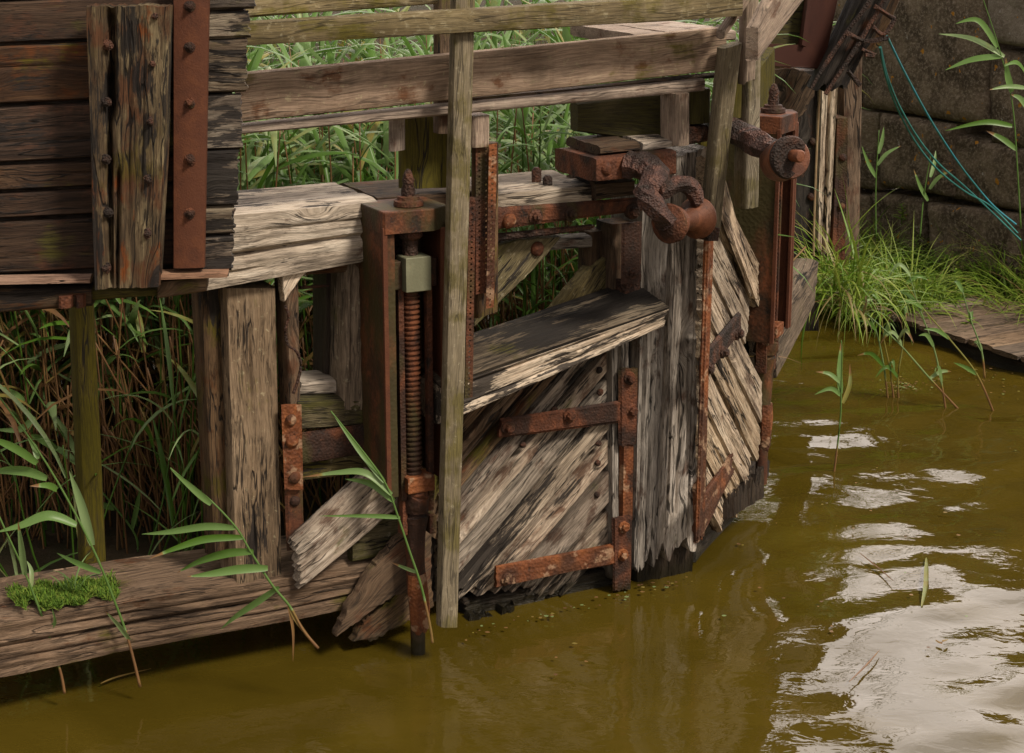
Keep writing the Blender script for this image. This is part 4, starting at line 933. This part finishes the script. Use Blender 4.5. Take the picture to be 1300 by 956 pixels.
# ================================================================== REEDS
class Leaves:
    def __init__(s): s.V = []; s.F = []; s.a = []
    def strip(s, P, W, side, var, fold=.25):
        """leaf blade: three points across, slightly folded along the midrib"""
        b = len(s.V); n = len(P)
        for i in range(n):
            t = P[min(i+1, n-1)]-P[max(i-1, 0)]; t = t/(np.linalg.norm(t)+1e-9)
            sd = side-t*np.dot(side, t); sd = sd/(np.linalg.norm(sd)+1e-9); up = np.cross(sd, t)
            s.V += [P[i]-sd*W[i]/2+up*W[i]*fold, P[i], P[i]+sd*W[i]/2+up*W[i]*fold]; s.a += [var]*3
        for i in range(n-1):
            k = b+i*3
            s.F += [[k, k+1, k+4, k+3], [k+1, k+2, k+5, k+4]]
    def stem(s, P, R, var, n=4):
        V, Fc = tube_data(P, R, n=n); b = len(s.V); s.V += V; s.a += [var]*len(V); s.F += [[i+b for i in f] for f in Fc]
    def build(s, name, mat, parent=None, base=False):
        return emit(name, s.V, s.F, mat, parent, None, var=s.a, sharp=0, base=base)
def blade(base, az, length, width, elev, droop, n=7):
    P = []; W = []; p = np.array(base, float); e = elev; sg = length/n
    for i in range(n+1):
        P.append(p.copy()); t = i/n; W.append(width*(.45+1.1*t if t < .35 else max(.04, .9*(1-((t-.35)/.65)**1.6)))); 
        p = p + sg*np.array([math.cos(az)*math.cos(e), math.sin(az)*math.cos(e), math.sin(e)]); e -= droop/n
    return P, W
R = random.Random(11)
def reedstem(L, x, y, z0, h, var0, leafy=1.0, lean=.12, lw=.033, deadbase=True):
    az = R.uniform(0, 6.28); ln = R.uniform(0, lean)
    top = np.array([x+math.cos(az)*ln*h, y+math.sin(az)*ln*h, z0+h]); b = np.array([x, y, z0]); mid = (b+top)/2+np.array([R.uniform(-.05, .05), R.uniform(-.05, .05), 0])
    P = smooth_path([b, mid, top], 4)
    L.stem(P, list(np.linspace(.0055, .003, len(P))), .95 if deadbase and R.random() < .6 else .25, 4)
    low = y < gate_y(x)+1.7
    nl = int(h*leafy*(2.6 if low else 4.5)); a0 = R.uniform(0, 6.28)
    for k in range(nl):
        t = (.62 if low and R.random() < .8 else .34)+(.38 if low else .66)*(k+R.random())/nl if deadbase else (k+R.random())/nl
        t = min(t, .999); i = min(int(t*(len(P)-1)), len(P)-2); pp_ = P[i]+(P[i+1]-P[i])*(t*(len(P)-1)-i)
        a = a0+k*2.6+R.uniform(-.6, .6); v = min(.99, max(0, var0+R.uniform(-.28, .28)))
        if deadbase and t < .5 and R.random() < .5: v = R.uniform(.84, 1)
        Pb, Wb = blade(pp_, a, R.uniform(.34, .76), R.uniform(.7, 1.35)*lw, R.uniform(.5, 1.35), R.uniform(.5, 2.0))
        sd = np.array([-math.sin(a), math.cos(a), R.uniform(-.5, .5)]); L.strip(Pb, Wb, sd, v)
bed = Leaves()
def gate_y(x): return LP.o[1] + (x-LP.o[0])*math.tan(LP.a)
for k in range(1150):
    x = R.uniform(-3.6, 2.2); yf = max(gate_y(x)+.75, 7.9)
    if x > 1.1: yf = max(yf, 10.6)
    y = yf + (R.random()**1.3)*4.2
    if x > 1.0 and y < 12.8: continue
    if y > 13.5 and R.random() < .4: continue
    hgt = R.uniform(1.5, 2.3) + max(0, (y-10))*.12
    if x > 1.2: hgt *= .8
    far_ = y > gate_y(x)+1.2
    reedstem(bed, x, y, -.05, hgt, .54 if far_ else .42, 1.0, lw=.044 if far_ else .032)
for k in range(12):                                          # green young reeds just behind the sill
    x0 = R.uniform(-60, 270); p = LP.at(x0, 700, -R.uniform(.55, .95)); reedstem(bed, p[0], p[1], -.02, R.uniform(.7, 1.35), .5, 1.6, .45, .026, False)
for k in range(1700):                                          # dead, criss-crossing stems low down
    x = R.uniform(-3.4, .7); y = max(gate_y(x)+.7, 7.9)+R.random()*2.0
    a = R.uniform(0, 6.28); l = R.uniform(.5, 1.5); le = R.uniform(.1, .75)
    b = np.array([x, y, R.uniform(-.02, .3)]); t = b+l*np.array([math.cos(a)*math.sin(le), math.sin(a)*math.sin(le)*.5, math.cos(le)])
    bed.stem(smooth_path([b, (b+t)/2+np.array([R.uniform(-.06, .06), 0, R.uniform(-.03, .03)]), t], 3), .0045, R.uniform(.90, .97), 4)
ob = bed.build('reed_bed', M['leaf'], base=True); tag(ob, 'dense bed of tall reeds behind the gate, dry brown below and green above', 'reeds', None, 'stuff')

# traced single reeds in front
def px_reed(label, dist, stem, leaves, sw=.006, stemvar=.45, group='single reeds in front of the gate', tipdead=True, vs_=(.38, .72)):
    b = at_y(*stem[0], dist); root = thing('reed', b, label, 'reed', group)
    Ls = Leaves(); P = smooth_path([at_y(x, y, dist) for x, y in stem], 5); n = len(P)
    bb = len(Ls.V); Ls.stem(P, list(np.linspace(sw, sw*.45, n)), stemvar, 6)
    if tipdead:
        m = int(len(Ls.a)*.25)
        for i in range(m): Ls.a[i] = .93
    Ls.build('stem', M['leaf'], root)
    for lf in leaves:
        pts, wpx = lf[0], lf[1]; var = lf[2] if len(lf) > 2 else R.uniform(*vs_)
        L1 = Leaves(); dz = R.uniform(-.10, .10); m = len(pts)
        Pp = smooth_path([at_y(x, y, dist+dz*i/(m-1)) for i, (x, y) in enumerate(pts)], 6); nn = len(Pp); sc = dist/F*1.03
        Wp = [wpx*sc*max(.05, math.sin(math.pi*min(1, (.12+.88*i/(nn-1))**.8))) for i in range(nn)]
        t = Pp[-1]-Pp[0]; sd = np.cross(t, np.array([R.uniform(-.3, .3), -1, R.uniform(.1, .7)]))
        L1.strip(Pp, Wp, sd, var)
        if R.random() < .55:
            q_ = R.randint(2, 4)*3
            for i in range(q_): L1.a[-1-i] = .93
        L1.build('leaf', M['leaf'], root)
d0 = 6.45
px_reed('reed at the left edge bending down across the moss with broad drooping leaves', d0, [(178, 872), (165, 820), (150, 775), (115, 690), (60, 590), (0, 505), (-40, 455)], [
    ([(47, 588), (25, 572), (0, 560), (-15, 556)], 11), ([(60, 607), (35, 598), (5, 597), (-20, 602)], 13), ([(97, 667), (62, 655), (28, 667), (-5, 676)], 13), ([(118, 692), (104, 640), (88, 598)], 13), ([(128, 727), (100, 716), (72, 702)], 8), ([(165, 812), (150, 792), (134, 776)], 7), ([(72, 622), (60, 616), (38, 617)], 9), ([(48, 583), (44, 568), (35, 556)], 8)])
px_reed('slender reed farthest left with a brown foot standing in front of the log', d0-.05, [(82, 880), (76, 850), (56, 790), (32, 728), (0, 658), (-20, 610)], [([(32, 730), (28, 695), (23, 662)], 9), ([(40, 745), (40, 725), (34, 712)], 6), ([(58, 800), (70, 790), (66, 772)], 5)])
px_reed('tall reed behind the log with pale leaves across the green post', 7.9, [(175, 700), (168, 672), (112, 602), (60, 520), (20, 462), (0, 440)], [
    ([(72, 570), (50, 556), (34, 552)], 10), ([(100, 590), (80, 573), (55, 562)], 9), ([(145, 646), (125, 640), (108, 636)], 8), ([(30, 510), (18, 500), (0, 490)], 9, .5), ([(45, 530), (25, 545), (-10, 545)], 9), ([(168, 672), (175, 640), (178, 620)], 7), ([(100, 582), (82, 545), (62, 520)], 8)], tipdead=False)
px_reed('reed leaning across the heel post with long leaves swept to the left', 6.4, [(404, 823), (385, 800), (368, 770), (345, 742), (318, 700), (300, 670), (268, 636), (238, 612), (216, 594)], [
    ([(268, 640), (245, 620), (217, 596)], 9, .55), ([(299, 670), (262, 668), (215, 675), (180, 678)], 10), ([(308, 682), (262, 684), (225, 695), (190, 709)], 10, .3), ([(322, 700), (290, 702), (255, 712), (225, 727)], 11, .35), ([(340, 721), (305, 722), (268, 728), (238, 732)], 12, .5), ([(354, 745), (328, 763), (300, 782), (280, 799)], 9, .5), ([(366, 768), (372, 800), (372, 840)], 4, .93), ([(368, 772), (382, 795), (403, 822)], 6, .9)])
px_reed('thin upright reed in front of the screw gear, its tip curving left', 6.55, [(549, 816), (546, 795), (535, 745), (520, 700), (505, 655), (490, 615), (460, 572), (420, 522)], [
    ([(488, 612), (455, 570), (420, 521)], 8, .5), ([(497, 628), (465, 601), (430, 600), (384, 606)], 9, .6), ([(501, 636), (472, 614), (438, 608)], 10, .5), ([(508, 657), (472, 655), (405, 655)], 6, .45), ([(531, 727), (515, 721), (497, 714)], 5, .6)])
px_reed('lone reed standing in open water at the right', 9.2, [(1058, 606), (1062, 575), (1067, 530), (1068, 490), (1069, 450), (1068, 432)], [
    ([(1067, 500), (1065, 470), (1068, 433)], 8, .55), ([(1066, 486), (1053, 475), (1036, 472)], 6, .6), ([(1067, 502), (1054, 493), (1034, 501)], 6, .55), ([(1070, 512), (1079, 488), (1079, 462)], 6, .8)], stemvar=.5, sw=.006)
px_reed('tall reed at the top right edge with long leaves arching left', 11.9, [(1296, 290), (1292, 220), (1285, 130), (1268, 60), (1245, -10)], [
    ([(1266, 60), (1242, 26), (1213, 30)], 7), ([(1275, 72), (1235, 50), (1192, 43)], 7, .7), ([(1272, 72), (1235, 76), (1200, 89)], 8), ([(1285, 160), (1250, 155), (1200, 166)], 7, .35), ([(1290, 190), (1272, 176), (1252, 166)], 7), ([(1284, 117), (1278, 95), (1277, 74)], 9), ([(1302, 112), (1280, 110), (1256, 114)], 6, .65), ([(1305, 140), (1295, 125), (1283, 120)], 7), ([(1302, 95), (1290, 80), (1275, 84)], 7)], tipdead=False, group='tall reeds on the bank')
for i, (bx_, by, tx, ty, lab) in enumerate(((1112, 300, 1116, 165, 'slender green grass stem rising against the dark stone wall'), (1168, 300, 1182, 195, 'bright forked grass stem below the hanging ropes'))):
    px_reed(lab, 12.6, [(bx_, by), ((bx_+tx)/2-2, (by+ty)/2), (tx, ty)], [([(tx-2, ty+45), (tx+10, ty+30), (tx+28, ty+20)], 5, .6), ([(tx-4, ty+60), (tx-14, ty+42), (tx-22, ty+20)], 5, .5), ([(tx-1, ty+30), (tx+4, ty+12), (tx+6, ty-4)], 5, .6)], tipdead=False, group='single stems before the wall')
labs = ['leaning straw-footed reed nearest the far gate leaf in the right hand clump', 'reed rising straight from the foam patch, leaning slightly left', 'upright green reed on the right of the foam patch', 'long reed stalk slanting far down to the right into the water', 'nearly upright stalk left of the long slanting one', 'straw coloured stalk slanting from the landing stage corner', 'reed stalk nearest the landing stage, standing steeply']
sts = [[(1128, 515), (1122, 465), (1112, 420), (1095, 385)], [(1136, 520), (1130, 470), (1122, 430), (1118, 385)], [(1142, 525), (1140, 480), (1146, 440), (1150, 400)], [(1220, 523), (1180, 480), (1140, 435), (1095, 395), (1062, 378)], [(1201, 523), (1195, 485), (1185, 440), (1165, 385), (1155, 350)], [(1262, 525), (1240, 475), (1205, 430), (1172, 392), (1150, 360)], [(1250, 480), (1246, 445), (1232, 405), (1222, 370)]]
for s_, lb in zip(sts, labs):
    n = len(s_); lv = []
    for k in range(1, n):
        x, y = s_[k]; dx = R.uniform(-35, 35); lv.append(([(x, y), (x+dx*.5, y-R.uniform(8, 20)), (x+dx, y-R.uniform(-8, 16))], 5.5, R.uniform(.3, .75)))
    px_reed(lb, 10.6 if s_[0][0] < 1200 else 10.4, s_, lv, sw=.007, stemvar=R.uniform(.6, .85), group='reeds standing in the water by the bank')

# grass on the bank: real blades rooted on the ground
def ground_z(x, y):
    d = (x-jp[0])*(-jn[0]) + (y-jp[1])*(-jn[1])
    c = lambda v: min(1, max(0, v))
    return -.7 + .77*c((d+.12)/.35) + .22*c((d-1.1)/.9)
gr = Leaves()
for k in range(7500):
    u = R.uniform(-1.9, 3.2); d = R.uniform(.02, 2.3)
    if u > .05 and d < 1.0: continue                       # the landing stage is clear
    p = JP.P(u, 0, -d); z = ground_z(p[0], p[1])-.01
    if p[0] < 1.45: continue
    clump = float(vn(p[0]*2.2, p[1]*2.2, 3)); h = R.uniform(.12, .34)*(1+1.1*clump)*(1.25 if d < .4 else 1)
    a = R.uniform(0, 6.28); P_, W_ = blade((p[0], p[1], z), a, h*1.5, R.uniform(.008, .017), R.uniform(.8, 1.5), R.uniform(.4, 1.9), 5)
    gr.strip(P_, W_, np.array([-math.sin(a), math.cos(a), 0]), min(1, max(0, .45+clump*.5+R.uniform(-.25, .3))))
for k in range(700):                                       # long overhanging blades at the edge
    u = R.uniform(-2.2, .1); d = R.uniform(-.05, .45)
    p = JP.P(u, 0, -d)
    if p[0] < 1.42 and p[1] < 12.2: continue
    a = R.uniform(-2.8, -.3); P_, W_ = blade((p[0], p[1], max(0, ground_z(p[0], p[1]))), a, R.uniform(.4, .95), R.uniform(.010, .020), R.uniform(.8, 1.4), R.uniform(1.0, 2.3), 7)
    gr.strip(P_, W_, np.array([-math.sin(a), math.cos(a), 0]), R.uniform(.3, .75))
for k in range(420):                                        # long grass round the foot of the quoin post
    x0 = R.uniform(992, 1075); p = at_y(x0, 395-(1075-x0)*.35+R.uniform(-25, 15), R.uniform(10.0, 10.6)); a = R.uniform(-3.6, -.6) if R.random() < .75 else R.uniform(0, 3)
    if x0 < 1012 and R.random() < .6: continue
    P_, W_ = blade((p[0]+.12, p[1], p[2]), a, R.uniform(.15, .75), R.uniform(.006, .020), R.uniform(.3, 1.5), R.uniform(.2, 2.6), 7)
    gr.strip(P_, W_, np.array([-math.sin(a), math.cos(a), 0]), R.uniform(.25, .8) if R.random() < .8 else R.uniform(.86, 1))
for k in range(2600):                                        # taller growth at the foot of the wall
    u = R.uniform(-1.3, 3.6); d = R.uniform(1.0, 2.3); p = JP.P(u, 0, -d); a = R.uniform(0, 6.28)
    P_, W_ = blade((p[0], p[1], ground_z(p[0], p[1])), a, R.uniform(.22, .60)*(1.25 if u > 1 else .9), R.uniform(.010, .018), R.uniform(.8, 1.5), R.uniform(.5, 1.8), 6)
    gr.strip(P_, W_, np.array([-math.sin(a), math.cos(a), 0]), R.uniform(.2, .7))
for k in range(650):                                        # long thin blades drooping over the boards and the water
    u = R.uniform(-1.5, 2.6); d = R.uniform(.75, 1.25) if u > .05 else R.uniform(-.02, .3); p = JP.P(u, 0, -d); a = math.atan2(jn[1], jn[0])+R.uniform(-1.3, 1.3)
    P_, W_ = blade((p[0], p[1], max(.02, ground_z(p[0], p[1]))), a, R.uniform(.25, .70), R.uniform(.007, .015), R.uniform(.5, 1.3), R.uniform(.5, 2.2), 7)
    gr.strip(P_, W_, np.array([-math.sin(a), math.cos(a), 0]), R.uniform(.4, .8) if R.random() < .8 else R.uniform(.86, 1))
for k in range(700):                                        # tall growth climbing the wall at the right edge
    u = 1.0+2.4*R.random()**.8; d = R.uniform(1.2, 2.3); p = JP.P(u, 0, -d); a = R.uniform(0, 6.28)
    P_, W_ = blade((p[0], p[1], ground_z(p[0], p[1])+R.uniform(0, .35)), a, R.uniform(.35, .85), R.uniform(.010, .022), R.uniform(.6, 1.5), R.uniform(.4, 2.2), 7)
    gr.strip(P_, W_, np.array([-math.sin(a), math.cos(a), 0]), R.uniform(.3, .8))
for k in range(5200):                                       # small broad weed leaves among the grass
    u = R.uniform(-1.9, 3.4); d = R.uniform(.05, 2.2)
    if u > .05 and d < 1.0: continue
    p = JP.P(u, 0, -d)
    if p[0] < 1.45: continue
    cl_ = float(vn(p[0]*2.6+9, p[1]*2.6, 8))
    if cl_ < -.08: continue
    a = R.uniform(0, 6.28); P_, W_ = blade((p[0], p[1], ground_z(p[0], p[1])+R.uniform(.02, .10+.45*(cl_+.1))), a, R.uniform(.03, .075), R.uniform(.012, .028), R.uniform(-.2, .9), R.uniform(0, 1.2), 3)
    gr.strip(P_, W_, np.array([-math.sin(a), math.cos(a), 0]), R.uniform(.15, .75), .1)
tag(gr.build('grass', M['grass'], base=True), 'tangled green grass covering the bank by the wall', None, None, 'stuff')
# leafy weeds
def weed(x, y, z, h, lab):
    root = thing('weed', (x, y, z), lab, 'weed', 'leafy weeds on the bank')
    S = Leaves(); S.stem([np.array((x, y, z)), np.array((x+.01, y, z+h*.5)), np.array((x-.01, y, z+h))], [.005, .004, .003], .3, 5); S.build('stem', M['grass'], root)
    Lf = Leaves()
    for k in range(int(h*110)):
        t = (k+1)/(h*110); a = k*2.4; l = .075*(1.15-t)+.02
        P_, W_ = blade((x, y, z+h*(.12+.88*t)), a, l, l*.42, .5, .9, 4); Lf.strip(P_, W_, np.array([-math.sin(a), math.cos(a), 0]), R.uniform(.3, .75), .1)
    o = Lf.build('foliage', M['grass'], root)
wpos = [(1163, 330, 'upright bushy weed left of the brown seed heads'), (1198, 345, 'tallest pale leafy weed in the middle of the bank'), (1176, 372, 'low leafy weed at the edge of the landing stage boards'), (1212, 372, 'broad leafy weed above the landing stage boards'), (1145, 268, 'small leafy weed growing in the joint of the stone wall'), (1232, 398, 'small weed growing between the landing stage boards'), (1118, 345, 'bushy weed in the yellowish grass on the left of the bank')]
for x, y, lab in wpos:
    if y < 300: p = WP.at(x, y, .05); weed(p[0], p[1], p[2]-.1, .16, lab)
    else: p = at_z(x, y, .2); weed(p[0], p[1], max(.05, ground_z(p[0], p[1])), .30 if y < 390 else .12, lab)
# brown seed heads
sh = Leaves()
for k in range(220):
    p = at_z(R.uniform(1205, 1245), R.uniform(295, 330), .35); a = R.uniform(0, 6.28)
    P_, W_ = blade(p+np.array([0, 0, R.uniform(-.1, .15)]), a, R.uniform(.05, .12), .008, R.uniform(-.5, 1.2), R.uniform(0, 1.5), 4); sh.strip(P_, W_, np.array([-math.sin(a), math.cos(a), 0]), R.uniform(.88, 1))
tag(sh.build('dry_weeds', M['grass'], base=True), 'withered brown weed tangle beside the green weeds under the wall', None, None, 'stuff')

# moss on the log
ms = Leaves()
for k in range(8000):
    sx = R.random(); x = 25+142*sx; wv2 = R.uniform(-.24, .06); 
    edge = 1-abs(2*sx-1)**4
    if R.random() > edge: continue
    top = LP.uv(x, 787-.156*x, .075); 
    if wv2 > .065-.09*abs(float(vn(x*.05, 1, 2)))*4 or wv2 < -.22+.22*abs(float(vn(x*.06, 5, 2))): continue
    b = LP.P(top[0], top[1]+.005+.022*float(fbm(x*.04, wv2*9, 3)), wv2); a = R.uniform(0, 6.28)
    P_, W_ = blade(b, a, R.uniform(.018, .036), .007, R.uniform(.5, 1.5), R.uniform(.2, 1.2), 3); ms.strip(P_, W_, np.array([-math.sin(a), math.cos(a), 0]), R.random())
tag(ms.build('moss', M['moss'], base=True), 'cushion of bright green moss on top of the log at the left', None, None, 'stuff')
tf = Leaves()
for k in range(9):
    b = LP.at(92, 742, -.05)+np.array([R.uniform(-.04, .04), 0, -.02]); a = R.uniform(0, 6.28); P_, W_ = blade(b, a, R.uniform(.08, .18), .010, R.uniform(1, 1.5), R.uniform(.5, 2.2), 6); tf.strip(P_, W_, np.array([-math.sin(a), math.cos(a), 0]), R.uniform(.4, .6))
tag(tf.build('grass_tuft', M['leaf'], base=True), 'tiny grass tuft sprouting from the moss on the log', 'grass tuft')
# floating bits
sc = Leaves()
for k in range(210):
    if k < 70: x, y = R.gauss(1145, 16), R.gauss(490, 5)
    elif k < 120: x = R.uniform(590, 880); y = 800-.26*(x-590)+R.uniform(0, 14)
    elif k < 160: x, y = R.uniform(1180, 1300), R.gauss(480, 9)+(0)
    else: x, y = R.uniform(700, 1300), R.uniform(560, 860)
    p = at_z(x, y, .019); r_ = R.uniform(.003, .011); a = R.uniform(0, 6.28); b = len(sc.V); n_ = 6
    for i in range(n_): sc.V.append(p+np.array([r_*R.uniform(.6, 1.3)*math.cos(a+i*1.047), r_*R.uniform(.6, 1.3)*math.sin(a+i*1.047), 0]))
    sc.a += [R.choice([.72, .86, .93, 1.0])]*n_; sc.F.append([b+i for i in range(n_)])
tag(sc.build('floating_scum', M['leaf'], base=True), 'specks of scum and plant bits scattered on the water', None, None, 'stuff')
def floating(name, pts, wpx, var, lab):
    L1 = Leaves(); Pp = smooth_path([at_z(x, y, .016) for x, y in pts], 5); nn = len(Pp); sc = np.linalg.norm(Pp[0]-C0)/F
    L1.strip(Pp, [wpx*sc*max(.1, math.sin(math.pi*(.1+.85*i/(nn-1)))) for i in range(nn)], np.array([1., .3, 0]), var, .3)
    o = L1.build(name, M['leaf'], base=True); tag(o, lab, 'leaf' if name == 'floating_leaf' else 'stick', 'plant scraps floating on the water'); return o
floating('floating_leaf', [(1170, 770), (1175, 745), (1176, 722), (1176, 708)], 6, .80, 'yellow curled leaf floating on the bright water at the right')
floating('floating_stick', [(128, 868), (150, 860), (192, 849)], 4, .9, 'orange reed scrap floating in the dark shade below the log')
floating('floating_stick', [(1078, 866), (1100, 845), (1117, 825)], 3, .95, 'thin reddish stick floating near the bottom of the open water')
floating('floating_leaf', [(925, 628), (934, 632), (942, 631)], 5, .97, 'small brown leaf floating beside the foot of the farther gate leaf')
floating('floating_leaf', [(1188, 812), (1196, 815), (1204, 812)], 5, .9, 'tiny straw coloured leaf floating right of the thin reddish stick')
floating('floating_stick', [(1092, 702), (1115, 720), (1135, 738)], 2.5, .99, 'fine dark twig floating above the yellow leaf')
for x, y, hh, lab in ((1062, 372, .34, 'bushy weed nearest the white post edge in the long grass'), (1088, 385, .28, 'weed at the waterline on the left tip of the bank'), (1100, 330, .38, 'tall weed under the slender grass stem by the stone wall'), (1245, 360, .40, 'dark leafy weed at the back, right of the withered tangle'), (1275, 350, .45, 'tall weed at the right edge beneath the rope end'), (1140, 385, .26, 'low spreading weed at the left end of the landing stage')):
    p = at_z(x, y, .2); weed(p[0], p[1], max(.05, ground_z(p[0], p[1])), hh, lab)
